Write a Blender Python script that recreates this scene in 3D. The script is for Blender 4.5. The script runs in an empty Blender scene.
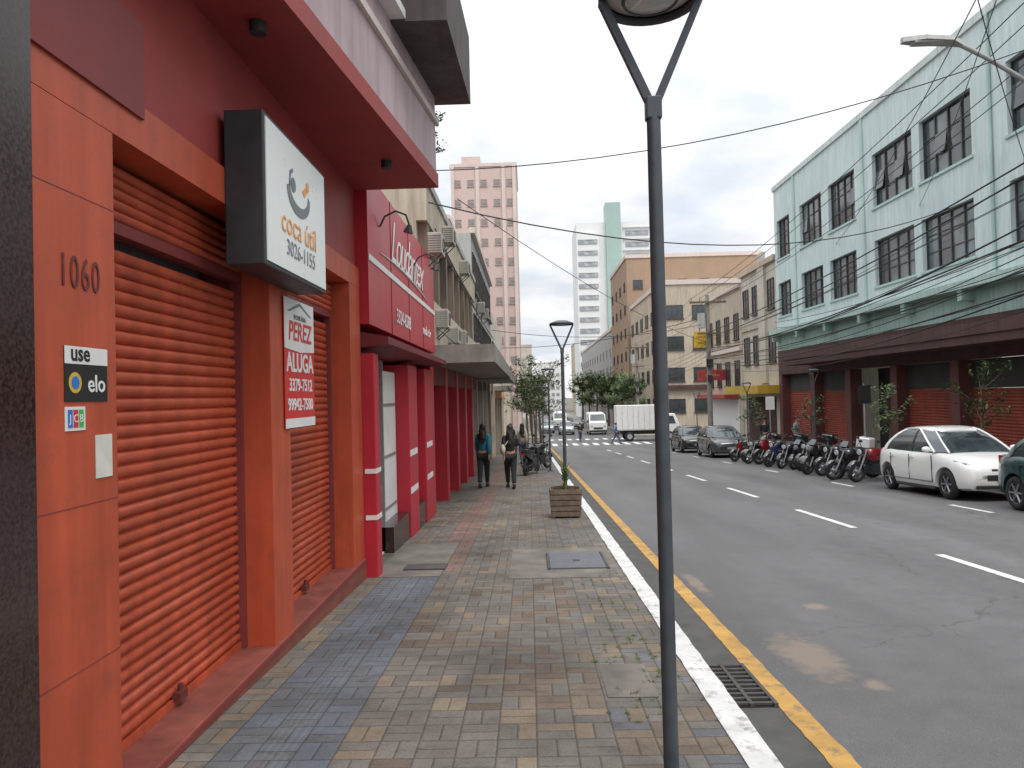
import bpy, bmesh, math, random
from mathutils import Vector, Matrix
random.seed(7)
S=bpy.context.scene
COL=S.collection
S.view_settings.view_transform='Standard'
S.view_settings.look='None'
S.view_settings.exposure=0
ORG={}
# ------------------------------------------------------------------ materials
class NB:
    def __init__(s,nt): s.nt=nt
    def n(s,t): return s.nt.nodes.new(t)
    def put(s,sock,v):
        if isinstance(v,(int,float)): sock.default_value=v
        elif isinstance(v,(tuple,list)):
            if len(v)==3 and sock.type=='RGBA': v=(*v,1)
            sock.default_value=v
        else: s.nt.links.new(v,sock)
    def m(s,op,a,b=None,c=None,clamp=False):
        n=s.n('ShaderNodeMath'); n.operation=op; n.use_clamp=clamp
        s.put(n.inputs[0],a)
        if b is not None: s.put(n.inputs[1],b)
        if c is not None: s.put(n.inputs[2],c)
        return n.outputs[0]
    def mix(s,f,a,b):
        n=s.n('ShaderNodeMix'); n.data_type='RGBA'
        s.put(n.inputs[0],f); s.put(n.inputs[6],a); s.put(n.inputs[7],b)
        return n.outputs[2]
    def scale(s,c,f):
        n=s.n('ShaderNodeVectorMath'); n.operation='SCALE'
        s.put(n.inputs[0],c); s.put(n.inputs[3],f); return n.outputs[0]
    def noise(s,vec,sc,det=5,rough=.55):
        n=s.n('ShaderNodeTexNoise'); s.put(n.inputs['Vector'],vec)
        n.inputs['Scale'].default_value=sc; n.inputs['Detail'].default_value=det
        n.inputs['Roughness'].default_value=rough
        return n.outputs[0]
    def rng(s,v,a,b,c,d):
        n=s.n('ShaderNodeMapRange'); s.put(n.inputs[0],v)
        for i,x in enumerate((a,b,c,d)): n.inputs[i+1].default_value=x
        return n.outputs[0]
    def mapv(s,v,sc):
        n=s.n('ShaderNodeMapping'); s.put(n.inputs[0],v); n.inputs[3].default_value=sc; return n.outputs[0]
    def bump(s,h,st,dist=.01):
        n=s.n('ShaderNodeBump'); n.inputs['Strength'].default_value=st; n.inputs['Distance'].default_value=dist
        s.put(n.inputs['Height'],h); return n.outputs[0]

def newmat(name):
    m=bpy.data.materials.new(name); m.use_nodes=True
    nb=NB(m.node_tree); b=m.node_tree.nodes['Principled BSDF']
    tc=nb.n('ShaderNodeTexCoord')
    return m,nb,b,tc.outputs['Object']

def mat(name,col,rough=.7,var=.15,scale=3,bump=.15,metal=0,streak=0,fine=70,coat=0,dirt=None,damt=.7,dth=.55):
    m,nb,b,P=newmat(name)
    n1=nb.noise(P,scale)
    f=nb.rng(n1,.3,.7,1-var,1+var)
    if streak:
        n2=nb.noise(nb.mapv(P,(5,5,.45)),1.6,6,.65)
        f=nb.m('MULTIPLY',f,nb.rng(n2,.35,.7,1.0,1-streak))
    c=nb.scale(tuple(col),f)
    if dirt:
        n3=nb.noise(P,scale*2.3,9,.72)
        c=nb.mix(nb.rng(n3,dth,dth+.14,0,damt),c,dirt)
    nb.put(b.inputs['Base Color'],c)
    nb.put(b.inputs['Roughness'],nb.rng(n1,.2,.8,max(.02,rough-.08),min(1,rough+.08)))
    b.inputs['Metallic'].default_value=metal
    if coat: b.inputs['Coat Weight'].default_value=coat
    if bump: nb.put(b.inputs['Normal'],nb.bump(nb.noise(P,fine,4),bump,.004))
    return m

def m_glass(name,col=(.03,.04,.045),rough=.06):
    m,nb,b,P=newmat(name)
    n=nb.noise(P,.7,3)
    nb.put(b.inputs['Base Color'],nb.scale(col,nb.rng(n,.3,.7,.5,2.2)))
    b.inputs['Roughness'].default_value=rough
    b.inputs['Specular IOR Level'].default_value=.8
    return m

def m_asphalt():
    m,nb,b,P=newmat('asphalt')
    big=nb.noise(nb.mapv(P,(1,.22,1)),.7,5)
    mid=nb.noise(P,3.5,8,.7)
    fine=nb.noise(P,160,3,.7)
    f=nb.m('MULTIPLY',nb.rng(big,.3,.7,.76,1.24),nb.rng(mid,.3,.7,.84,1.16))
    f=nb.m('MULTIPLY',f,nb.rng(fine,.3,.7,.6,1.42))
    vo=nb.n('ShaderNodeTexVoronoi'); vo.feature='DISTANCE_TO_EDGE'; vo.inputs['Scale'].default_value=.42
    wob=nb.n('ShaderNodeVectorMath'); wob.operation='ADD'
    nz=nb.n('ShaderNodeTexNoise'); nz.inputs['Scale'].default_value=1.5; nb.put(nz.inputs['Vector'],P); nz.inputs['Detail'].default_value=6
    nb.put(wob.inputs[0],P); nb.put(wob.inputs[1],nb.scale(nz.outputs[1],.9)); nb.put(vo.inputs['Vector'],wob.outputs[0])
    cr=nb.rng(vo.outputs[0],.0,.006,.62,1)
    msk=nb.rng(nb.noise(P,.35,3),.5,.56,0,1)
    cr=nb.m('ADD',nb.m('MULTIPLY',cr,msk),nb.m('SUBTRACT',1,msk))
    f=nb.m('MULTIPLY',f,cr)
    sx=nb.n('ShaderNodeSeparateXYZ'); nb.put(sx.inputs[0],P)
    oil=nb.m('SINE',nb.m('MULTIPLY',sx.outputs[0],3.6))
    f=nb.m('MULTIPLY',f,nb.rng(oil,-1,1,.93,1.06))
    c=nb.scale((.104,.101,.102),f)
    tot=None
    for cx,cy,rx,ry in ((2.0,5.5,.2,.5),(2.2,4.85,.08,.1),(1.74,8.0,.07,.5),(2.6,6.9,.1,.12)):
        dx=nb.m('DIVIDE',nb.m('SUBTRACT',sx.outputs[0],cx),rx); dy=nb.m('DIVIDE',nb.m('SUBTRACT',sx.outputs[1],cy),ry)
        r=nb.m('SQRT',nb.m('ADD',nb.m('MULTIPLY',dx,dx),nb.m('MULTIPLY',dy,dy)))
        r=nb.m('ADD',r,nb.m('MULTIPLY',nb.m('SUBTRACT',nb.noise(P,7,8,.7),.5),2.6))
        v=nb.rng(r,.55,1.25,.55,0); tot=v if tot is None else nb.m('MAXIMUM',tot,v)
    c=nb.mix(tot,c,(.27,.205,.15))
    nb.put(b.inputs['Base Color'],c)
    nb.put(b.inputs['Roughness'],nb.rng(mid,.3,.7,.62,.85))
    nb.put(b.inputs['Normal'],nb.bump(fine,.45,.006))
    return m

def m_paver():
    m,nb,b,P=newmat('concrete_pavers')
    sx=nb.n('ShaderNodeSeparateXYZ'); nb.put(sx.inputs[0],P)
    u=nb.m('DIVIDE',nb.m('ADD',sx.outputs[0],20),.2); v=nb.m('DIVIDE',nb.m('ADD',sx.outputs[1],60),.2)
    iu=nb.m('FLOOR',u); iv=nb.m('FLOOR',v); fu=nb.m('FRACT',u); fv=nb.m('FRACT',v)
    par=nb.m('MODULO',nb.m('ADD',iu,iv),2)
    npar=nb.m('SUBTRACT',1,par)
    u2=nb.m('MULTIPLY',fu,2); v2=nb.m('MULTIPLY',fv,2)
    def edge(f,w): return nb.m('MULTIPLY',nb.m('MINIMUM',f,nb.m('SUBTRACT',1,f)),w)
    e0=nb.m('MINIMUM',edge(nb.m('FRACT',u2),.1),edge(fv,.2))
    e1=nb.m('MINIMUM',edge(fu,.2),edge(nb.m('FRACT',v2),.1))
    e=nb.m('ADD',nb.m('MULTIPLY',e0,npar),nb.m('MULTIPLY',e1,par))
    half=nb.m('ADD',nb.m('MULTIPLY',nb.m('FLOOR',u2),npar),nb.m('MULTIPLY',nb.m('FLOOR',v2),par))
    cb=nb.n('ShaderNodeCombineXYZ'); nb.put(cb.inputs[0],iu); nb.put(cb.inputs[1],iv); nb.put(cb.inputs[2],half)
    wn=nb.n('ShaderNodeTexWhiteNoise'); nb.put(wn.inputs['Vector'],cb.outputs[0]); r=wn.outputs[0]
    cb2=nb.n('ShaderNodeCombineXYZ'); nb.put(cb2.inputs[0],nb.m('FLOOR',nb.m('DIVIDE',iu,3))); nb.put(cb2.inputs[1],nb.m('FLOOR',nb.m('DIVIDE',iv,3)))
    wn2=nb.n('ShaderNodeTexWhiteNoise'); nb.put(wn2.inputs['Vector'],cb2.outputs[0])
    z=nb.m('ADD',nb.m('MULTIPLY',wn2.outputs[0],.74),nb.m('MULTIPLY',r,.26))
    cr=nb.n('ShaderNodeValToRGB'); cr.color_ramp.interpolation='CONSTANT'
    el=cr.color_ramp.elements
    el[0].position=0; el[0].color=(.128,.115,.1,1)
    el[1].position=.36; el[1].color=(.158,.124,.09,1)
    for p,c in ((.47,(.13,.119,.105,1)),(.56,(.112,.083,.063,1)),(.66,(.126,.115,.1,1)),(.84,(.168,.134,.095,1))):
        x=el.new(p); x.color=c
    nb.put(cr.inputs[0],z)
    X=sx.outputs[0]; Y=sx.outputs[1]
    w=nb.m('MULTIPLY',nb.m('LESS_THAN',X,-1.0),nb.m('GREATER_THAN',X,-1.6))
    w=nb.m('MULTIPLY',w,nb.m('LESS_THAN',Y,8.2))
    w=nb.m('MULTIPLY',w,nb.rng(r,0,1,.55,.9))
    c=nb.mix(w,cr.outputs[0],(.085,.103,.13))
    rib=nb.m('MULTIPLY',nb.m('MULTIPLY',nb.m('LESS_THAN',X,-1.2),nb.m('GREATER_THAN',X,-1.4)),nb.m('LESS_THAN',Y,8.2))
    ribh=nb.m('MULTIPLY',rib,nb.m('GREATER_THAN',nb.m('SINE',nb.m('MULTIPLY',X,157)),.1))
    w3=nb.m('MULTIPLY',nb.m('GREATER_THAN',Y,8.2),nb.m('MULTIPLY',nb.m('LESS_THAN',X,-.8),nb.m('GREATER_THAN',X,-1.2)))
    c=nb.mix(nb.m('MULTIPLY',w3,nb.rng(r,0,1,.3,.55)),c,(.19,.085,.065))
    w2=nb.m('MULTIPLY',nb.m('GREATER_THAN',X,.3),nb.m('GREATER_THAN',r,.86))
    c=nb.mix(nb.m('MULTIPLY',w2,.6),c,(.08,.1,.125))
    f=nb.m('MULTIPLY',nb.rng(r,0,1,.87,1.13),nb.rng(nb.noise(P,1.1,9,.74),.32,.68,.55,1.32))
    f=nb.m('MULTIPLY',f,nb.rng(nb.noise(P,120,3),.3,.7,.76,1.24))
    f=nb.m('MULTIPLY',f,nb.rng(nb.noise(P,9,6,.7),.56,.7,1,.72))
    f=nb.m('MULTIPLY',f,nb.rng(nb.m('ADD',e,nb.m('MULTIPLY',nb.noise(P,30,3),.006)),.0035,.010,.45,1))
    f=nb.m('MULTIPLY',f,nb.rng(ribh,0,1,1,1.18))
    c=nb.scale(c,nb.m('MULTIPLY',f,1.07))
    mo=nb.m('MULTIPLY',nb.rng(nb.noise(P,1.7,6),.55,.7,0,.7),nb.m('MULTIPLY',nb.rng(e,.004,.012,1,0),nb.rng(X,-.2,.6,0,1)))
    c=nb.mix(mo,c,(.07,.085,.03))
    nb.put(b.inputs['Base Color'],c)
    b.inputs['Roughness'].default_value=.82
    h=nb.m('ADD',nb.rng(e,0,.012,0,1),nb.m('MULTIPLY',r,.5))
    h=nb.m('ADD',h,ribh)
    nb.put(b.inputs['Normal'],nb.bump(nb.m('ADD',h,nb.m('MULTIPLY',nb.noise(P,90,3),.3)),.6,.006))
    return m

ASPH=m_asphalt(); PAV=m_paver()
CONC=mat('concrete',(.25,.235,.21),.9,.3,2,.4,streak=.2)
CONCP=mat('pavement_concrete',(.16,.145,.125),.9,.35,3,.4,dirt=(.09,.085,.075))
CONC_D=mat('dark_concrete',(.07,.068,.066),.9,.3,4,.4)
GROUND=mat('ground_soil',(.13,.12,.1),.95,.3,.3,.2)
WPAINT=mat('white_road_paint',(.6,.6,.585),.75,.15,5,.3,dirt=(.2,.19,.18),damt=.85,dth=.53)
YPAINT=mat('yellow_road_paint',(.44,.25,.06),.75,.25,4,.3,dirt=(.13,.11,.085),damt=.85,dth=.52)
ORANGE=mat('orange_wall_paint',(.49,.083,.034),.5,.12,2.2,.08,streak=.28,dirt=(.27,.06,.035),damt=.55,dth=.52)
SHUT=mat('orange_shutter_paint',(.47,.08,.033),.5,.16,2,.06,streak=.35)
DRED=mat('dark_red_paint',(.2,.035,.032),.6,.12,2,.08,streak=.1)
SOFF=mat('red_soffit_paint',(.3,.042,.038),.6,.12,2,.08,streak=.1)
NUMC=mat('faded_maroon_lettering',(.12,.025,.022),.7,.3,40,0)
STEPM=mat('terracotta_step',(.2,.055,.04),.6,.3,5,.2,dirt=(.1,.07,.06))
GRAN=mat('brown_granite',(.04,.022,.02),.2,.6,60,.02)
MAUVE=mat('mauve_render',(.46,.36,.38),.85,.1,1.5,.2,streak=.25)
CREAM=mat('cream_render',(.5,.44,.34),.85,.15,1.2,.2,streak=.4)
DARK=mat('dark_metal',(.03,.032,.036),.5,.2,8,.05)
POSTM=mat('grey_post_metal',(.06,.07,.082),.5,.18,10,.04,metal=.2)
ALU=mat('pale_metal',(.35,.35,.35),.4,.15,8,.05,metal=.5)
WHITE=mat('white_paint',(.72,.72,.7),.5,.06,3,.05,streak=.08)
DULLW=mat('dull_white_casing',(.5,.48,.42),.6,.15,3,.05,streak=.4)
WACR=mat('white_acrylic',(.72,.76,.74),.3,.04,2,0)
OTXT=mat('orange_vinyl',(.75,.35,.1),.5,.03,3,0)
GTXT=mat('grey_vinyl',(.16,.18,.2),.5,.03,3,0)
GTXL=mat('faded_grey_vinyl',(.24,.26,.28),.5,.03,3,0)
BLACK=mat('black_vinyl',(.012,.012,.012),.5,.05,3,0)
REDV=mat('red_vinyl',(.55,.03,.03),.5,.05,3,0)
REDS=mat('faded_red_sign',(.4,.05,.045),.6,.25,3,0,streak=.3)
BLUEV=mat('blue_vinyl',(.03,.15,.5),.5,.05,3,0)
GREENV=mat('green_vinyl',(.05,.4,.08),.5,.05,3,0)
YELV=mat('yellow_vinyl',(.6,.4,.04),.5,.15,3,0,streak=.2)
PAPER=mat('weathered_paper',(.6,.58,.52),.9,.1,10,.1)
CRED=mat('crimson_panel',(.45,.018,.035),.42,.1,1.3,.03,streak=.14)
CRED2=mat('crimson_awning',(.15,.012,.02),.6,.2,2,.1)
GLASS=m_glass('dark_glass'); GLASS2=m_glass('sky_glass',(.09,.11,.12),.14)
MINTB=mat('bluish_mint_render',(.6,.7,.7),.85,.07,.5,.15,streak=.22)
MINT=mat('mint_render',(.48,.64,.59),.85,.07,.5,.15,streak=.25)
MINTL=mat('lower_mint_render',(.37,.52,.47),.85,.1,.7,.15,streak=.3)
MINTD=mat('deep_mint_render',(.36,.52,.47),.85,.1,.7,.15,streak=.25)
WFR=mat('window_frame_brown',(.055,.05,.047),.5,.1,5,.05)
MAROON=mat('maroon_canopy',(.1,.05,.045),.8,.25,1,.1,streak=.4)
RSHUT=mat('weathered_red_shutter',(.34,.07,.042),.7,.2,1,.05,streak=.35)
PINK=mat('pink_render',(.6,.46,.42),.85,.08,.2,.05,streak=.12)
PALEP=mat('pale_pink_trim',(.64,.55,.51),.85,.08,.3,.05,streak=.12)
TFRAME=mat('tower_window_frame',(.34,.28,.26),.6,.1,5,0)
TWHITE=mat('tower_white_render',(.72,.73,.73),.85,.06,.1,.05)
TGREEN=mat('tower_green_tile',(.33,.46,.42),.6,.08,.2,.05)
BROWNB=mat('tan_brown_render',(.37,.26,.18),.85,.1,.3,.05,streak=.2)
BEIGE=mat('beige_render',(.54,.46,.36),.85,.12,.5,.1,streak=.35)
BEIGE2=mat('pale_beige_render',(.6,.55,.47),.85,.12,.5,.1,streak=.35)
GREYB=mat('grey_render',(.42,.42,.41),.85,.12,.5,.1,streak=.3)
RUBBER=mat('tyre_rubber',(.02,.02,.02),.85,.2,20,.2)
RIM=mat('wheel_alloy',(.3,.3,.32),.35,.1,10,0,metal=.7)
CARW=mat('white_car_paint',(.76,.76,.74),.22,.02,2,0,coat=.6)
CARG=mat('dark_green_car_paint',(.012,.05,.052),.2,.03,2,0,coat=.7)
CARK=mat('graphite_car_paint',(.05,.055,.06),.2,.03,2,0,coat=.7)
CARS=mat('silver_car_paint',(.4,.41,.43),.25,.03,2,0,metal=.3,coat=.6)
LENS=mat('lamp_lens',(.5,.52,.52),.1,.15,6,0)
TAIL=mat('tail_lens',(.4,.015,.015),.15,.05,6,0)
PLASTIC=mat('black_plastic',(.025,.025,.027),.55,.1,10,.05)
MRED=mat('red_motorcycle_paint',(.2,.012,.016),.25,.05,4,0,coat=.6)
MBLU=mat('blue_motorcycle_paint',(.02,.035,.09),.25,.05,4,0,coat=.6)
MBLK=mat('black_motorcycle_paint',(.015,.015,.017),.25,.05,4,0,coat=.6)
BARK=mat('tree_bark',(.11,.085,.06),.95,.3,12,.6)
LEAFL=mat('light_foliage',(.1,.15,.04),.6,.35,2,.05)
LEAFD=mat('shaded_foliage',(.04,.07,.025),.6,.35,2,.05)
GRASS=mat('weed_green',(.12,.16,.05),.8,.35,4,0)
WOOD=mat('weathered_wood',(.16,.12,.085),.85,.35,9,.4,streak=.35)
SKIN=mat('skin',(.38,.2,.13),.55,.05,5,0)
HAIR=mat('dark_hair',(.018,.012,.01),.5,.2,30,.2)
TEAL=mat('teal_cloth',(.02,.16,.24),.85,.1,8,.2)
BLKC=mat('black_cloth',(.02,.02,.023),.9,.2,8,.2)
JEAN=mat('denim_cloth',(.05,.075,.13),.9,.2,8,.2)
WCL=mat('cream_cloth',(.55,.48,.4),.85,.1,8,.2)
BLUC=mat('blue_cloth',(.06,.14,.32),.85,.1,8,.2)
INTER=mat('pale_shop_interior',(.78,.78,.76),.6,.05,1,0)
DIM=mat('dim_shop_interior',(.05,.045,.045),.8,.3,1,0)
IRON=mat('dark_cast_iron',(.055,.05,.048),.75,.3,14,.4)
COLR=mat('dark_red_column',(.15,.055,.05),.7,.2,1,.1,streak=.3)
PIERM=mat('brown_pier',(.22,.17,.13),.85,.2,1,.1,streak=.3)

# ------------------------------------------------------------------ geometry
class G:
    def __init__(s): s.bm=bmesh.new(); s.mi=0
    def _f(s,vs):
        try:
            f=s.bm.faces.new(vs); f.material_index=s.mi; return f
        except ValueError: return None
    def box(s,x0,x1,y0,y1,z0,z1):
        if x0>x1:x0,x1=x1,x0
        if y0>y1:y0,y1=y1,y0
        if z0>z1:z0,z1=z1,z0
        v=[s.bm.verts.new(p) for p in ((x0,y0,z0),(x1,y0,z0),(x1,y1,z0),(x0,y1,z0),(x0,y0,z1),(x1,y0,z1),(x1,y1,z1),(x0,y1,z1))]
        for f in ((0,3,2,1),(4,5,6,7),(0,1,5,4),(1,2,6,5),(2,3,7,6),(3,0,4,7)): s._f([v[i] for i in f])
        return s
    def cyl(s,a,b,r1,r2=None,n=10,caps=True):
        a=Vector(a);b=Vector(b); r2=r1 if r2 is None else r2
        d=(b-a).normalized(); t=Vector((1,0,0)) if abs(d.x)<.9 else Vector((0,1,0))
        e=d.cross(t).normalized(); f=d.cross(e)
        A=[];B=[]
        for i in range(n):
            an=2*math.pi*i/n; o=e*math.cos(an)+f*math.sin(an)
            A.append(s.bm.verts.new(a+o*r1)); B.append(s.bm.verts.new(b+o*r2))
        for i in range(n): s._f([A[i],A[(i+1)%n],B[(i+1)%n],B[i]])
        if caps: s._f(A[::-1]); s._f(B)
        return s
    def tube(s,pts,r,n=8):
        pts=[Vector(p) for p in pts]; rows=[]
        prev=None
        for i,p in enumerate(pts):
            d=(pts[min(i+1,len(pts)-1)]-pts[max(i-1,0)]).normalized()
            if prev is None:
                t=Vector((1,0,0)) if abs(d.x)<.9 else Vector((0,1,0)); e=d.cross(t).normalized()
            else: e=(prev-d*prev.dot(d)).normalized()
            prev=e; f=d.cross(e); rr=r if isinstance(r,(int,float)) else r[i]
            rows.append([s.bm.verts.new(p+(e*math.cos(2*math.pi*j/n)+f*math.sin(2*math.pi*j/n))*rr) for j in range(n)])
        for a,b in zip(rows,rows[1:]):
            for j in range(n): s._f([a[j],a[(j+1)%n],b[(j+1)%n],b[j]])
        s._f(rows[0][::-1]); s._f(rows[-1])
        return s
    def prism(s,poly,z0,z1):
        A=[s.bm.verts.new((x,y,z0)) for x,y in poly]; B=[s.bm.verts.new((x,y,z1)) for x,y in poly]; n=len(poly)
        for i in range(n): s._f([A[i],A[(i+1)%n],B[(i+1)%n],B[i]])
        s._f(A[::-1]); s._f(B); return s
    def prismx(s,poly,x0,x1):
        A=[s.bm.verts.new((x0,y,z)) for y,z in poly]; B=[s.bm.verts.new((x1,y,z)) for y,z in poly]; n=len(poly)
        for i in range(n): s._f([A[i],A[(i+1)%n],B[(i+1)%n],B[i]])
        s._f(A[::-1]); s._f(B); return s
    def hull8(s,p):
        v=[s.bm.verts.new(q) for q in p]
        for f in ((0,3,2,1),(4,5,6,7),(0,1,5,4),(1,2,6,5),(2,3,7,6),(3,0,4,7)): s._f([v[i] for i in f])
        return s
    def loft(s,rings):
        R=[[s.bm.verts.new(p) for p in r] for r in rings]; n=len(R[0])
        for a,b in zip(R,R[1:]):
            for i in range(n): s._f([a[i],a[(i+1)%n],b[(i+1)%n],b[i]])
        s._f(R[0][::-1]); s._f(R[-1]); return s
    def sph(s,c,rx,ry=None,rz=None,n=12):
        ry=ry or rx; rz=rz or rx; m=max(4,n//2+2); c=Vector(c)
        rows=[]
        for j in range(1,m):
            th=math.pi*j/m
            rows.append([s.bm.verts.new(c+Vector((rx*math.sin(th)*math.cos(2*math.pi*i/n),ry*math.sin(th)*math.sin(2*math.pi*i/n),rz*math.cos(th)))) for i in range(n)])
        t=s.bm.verts.new(c+Vector((0,0,rz))); b=s.bm.verts.new(c-Vector((0,0,rz)))
        for i in range(n):
            s._f([t,rows[0][i],rows[0][(i+1)%n]]); s._f([b,rows[-1][(i+1)%n],rows[-1][i]])
            for a,c2 in zip(rows,rows[1:]): s._f([a[i],c2[i],c2[(i+1)%n],a[(i+1)%n]])
        return s
    def torus(s,c,ax,R,r,n=24,m=8):
        c=Vector(c); d=Vector(ax).normalized(); t=Vector((1,0,0)) if abs(d.x)<.9 else Vector((0,1,0))
        e=d.cross(t).normalized(); f=d.cross(e); rows=[]
        for i in range(n):
            a=2*math.pi*i/n; o=e*math.cos(a)+f*math.sin(a)
            rows.append([s.bm.verts.new(c+o*(R+r*math.cos(2*math.pi*j/m))+d*(r*math.sin(2*math.pi*j/m))) for j in range(m)])
        for i in range(n):
            for j in range(m): s._f([rows[i][j],rows[(i+1)%n][j],rows[(i+1)%n][(j+1)%m],rows[i][(j+1)%m]])
        return s
    def poly(s,pts): s._f([s.bm.verts.new(p) for p in pts]); return s
    def mesh(s,name,mats,off=None,smooth=None):
        if off is not None: bmesh.ops.translate(s.bm,verts=s.bm.verts[:],vec=-Vector(off))
        bmesh.ops.recalc_face_normals(s.bm,faces=s.bm.faces[:])
        me=bpy.data.meshes.new(name); s.bm.to_mesh(me); s.bm.free()
        for m in (mats if isinstance(mats,(list,tuple)) else [mats]): me.materials.append(m)
        if smooth:
            me.polygons.foreach_set('use_smooth',[True]*len(me.polygons))
            me.set_sharp_from_angle(angle=math.radians(smooth))
        return me
def B(*a): return G().box(*a)

def obj(name,me,parent=None,label=None):
    o=bpy.data.objects.new(name,me); COL.objects.link(o)
    if parent: o.parent=parent
    if label: o["label"]=label
    return o
def thing(name,label,cat,loc=(0,0,0),group=None):
    e=bpy.data.objects.new(name,None); e.location=loc; e.empty_display_size=.2; COL.objects.link(e)
    e["label"]=label; e["category"]=cat
    if group: e["group"]=group
    ORG[e.name]=Vector(loc); return e
def part(th,name,g,mats,smooth=None,label=None,sub=None,bev=0):
    me=g.mesh(name,mats,ORG[th.name],smooth)
    o=obj(name,me,sub or th,label)
    if bev:
        md=o.modifiers.new('b','BEVEL'); md.width=bev; md.segments=2; md.limit_method='ANGLE'
    return o
def single(name,label,cat,g,mats,group=None,smooth=None,loc=(0,0,0),bev=0):
    o=obj(name,g.mesh(name,mats,loc,smooth)); o.location=loc; o["label"]=label; o["category"]=cat
    if group:o["group"]=group
    return o
def struct(name,g,mats,smooth=None,label=None):
    o=obj(name,g.mesh(name,mats,None,smooth)); o["kind"]="structure"; o["label"]=label or name.replace('_',' '); return o
def frame(face,p):
    X={'L':(0,1,0),'R':(0,-1,0),'S':(1,0,0)}[face]; Z={'L':(1,0,0),'R':(-1,0,0),'S':(0,-1,0)}[face]
    X=Vector(X);Y=Vector((0,0,1));Z=Vector(Z)
    M=Matrix.Identity(4)
    for i in range(3): M[i][0]=X[i];M[i][1]=Y[i];M[i][2]=Z[i];M[i][3]=p[i]
    return M
def place(th,o,M):
    o.parent=th; o.matrix_basis=Matrix.Translation(-ORG[th.name])@M
def text(th,s,face,p,size,m,name='lettering',bold=0,shear=0,sx=1,align='CENTER',ext=.002,M=None,space=1):
    c=bpy.data.curves.new('t','FONT'); c.body=s; c.size=size; c.extrude=ext; c.offset=bold; c.shear=shear; c.align_x=align; c.align_y='CENTER'; c.resolution_u=3; c.space_character=space
    o=bpy.data.objects.new('t',c); COL.objects.link(o); bpy.context.view_layer.update()
    dg=bpy.context.evaluated_depsgraph_get(); me=bpy.data.meshes.new_from_object(o.evaluated_get(dg))
    bpy.data.objects.remove(o); me.materials.clear(); me.materials.append(m); me.name=name
    t=obj(name,me); place(th,t,(M or frame(face,p))@Matrix.Scale(sx,4,(1,0,0))); return t
def winmesh(w,h,nc,nr,fm,gm,t=.05,d=.05,sill=True,pane=True):
    g=G(); g.mi=0
    g.box(0,w,0,t,0,d).box(0,w,h-t,h,0,d).box(0,t,t,h-t,0,d).box(w-t,w,t,h-t,0,d)
    for i in range(1,nc): x=w*i/nc; g.box(x-t*.35,x+t*.35,t,h-t,0,d*.8)
    for i in range(1,nr): y=h*i/nr; g.box(t,w-t,y-t*.3,y+t*.3,0,d*.7)
    if sill: g.box(-.06,w+.06,-.08,-.001,-.02,d+.08)
    g.mi=1; g.box(t,w-t,t,h-t,-.01,d*.3)
    return g.mesh('window',[fm,gm])
def window(th,me,face,p,label=None):
    o=obj('window',me,th,label); place(th,o,frame(face,p)); return o
def dup(th,loc,rot=0,swap=None,label=None,scale=1):
    def cp(o,par):
        c=o.copy(); COL.objects.link(c)
        if par is not None: c.parent=par
        if swap and o.data and any(m in swap for m in o.data.materials):
            c.data=o.data.copy()
            for i,m in enumerate(c.data.materials):
                if m in swap: c.data.materials[i]=swap[m]
        for ch in list(o.children): cp(ch,c)
        return c
    n=cp(th,None); n.location=loc; n.rotation_euler=(0,0,rot); n.scale=(scale,)*3
    if label: n["label"]=label
    return n

def zs(y):
    if y<-40: return 1.6
    if y<60: return -.04*y
    if y<250: return -2.4-.015*(y-60)
    return -5.25
def strip(g,x0,x1,y0,y1,dz,step=2.0,side=0):
    ys=[y0]; 
    ks=sorted([k for k in (-40,60,250) if y0<k<y1])
    n=max(1,int((y1-y0)/step)); ys+= [y0+(y1-y0)*i/n for i in range(1,n)]+ks+[y1]; ys=sorted(set(ys))
    if side==0:
        V=[(g.bm.verts.new((x0,y,zs(y)+dz)),g.bm.verts.new((x1,y,zs(y)+dz))) for y in ys]
        for a,b in zip(V,V[1:]): g._f([a[0],a[1],b[1],b[0]])
    else:
        R=[[(x0,y,zs(y)+dz-side),(x1,y,zs(y)+dz-side),(x1,y,zs(y)+dz),(x0,y,zs(y)+dz)] for y in ys]
        g.loft(R)
    return g

# ------------------------------------------------------------------ setting
K0,K1=.975,1.13
g=G(); strip(g,-900,900,-60,1500,-.16,20); struct('ground',g,GROUND)
g=G(); strip(g,1.05,10.6,-20,58,-.13,2); strip(g,-120,120,58,72,-.13,2); strip(g,1.05,10.6,72,400,-.13,6); struct('road',g,ASPH)
g=G(); strip(g,-2.3,K0-.003,-20,56.5,0,2,.4); struct('pavement',g,PAV)
def wavy_edge(x0,x1,y0,y1,dz,amp,step,name,m,side=0):
    g=G(); n=int((y1-y0)/step); rows=[]
    for i in range(n+1):
        y=y0+(y1-y0)*i/n; a=random.uniform(-amp,amp); b=random.uniform(-amp,amp)
        if side: rows.append([(x0+a,y,zs(y)+dz-side),(x1+b,y,zs(y)+dz-side),(x1+b,y,zs(y)+dz),(x0+a,y,zs(y)+dz)])
        else: rows.append([g.bm.verts.new((x0+a,y,zs(y)+dz)),g.bm.verts.new((x1+b,y,zs(y)+dz))])
    if side: g.loft(rows)
    else:
        for a,b in zip(rows,rows[1:]): g._f([a[0],a[1],b[1],b[0]])
    struct(name,g,m)
wavy_edge(K0,K1,-4,56.5,.008,.004,.12,'kerb',WPAINT,.4)
g=G(); strip(g,10.5,10.65,-20,56.5,.006,2,.4); struct('kerb',g,CONC)
g=G(); strip(g,10.65,14.2,-20,56.5,0,2,.4); struct('pavement',g,PAV)
g=G(); strip(g,-3,1.1,73.5,400,0,6,.4); strip(g,10.5,14.2,73.5,400,0,6,.4); struct('pavement',g,CONC)
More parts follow.
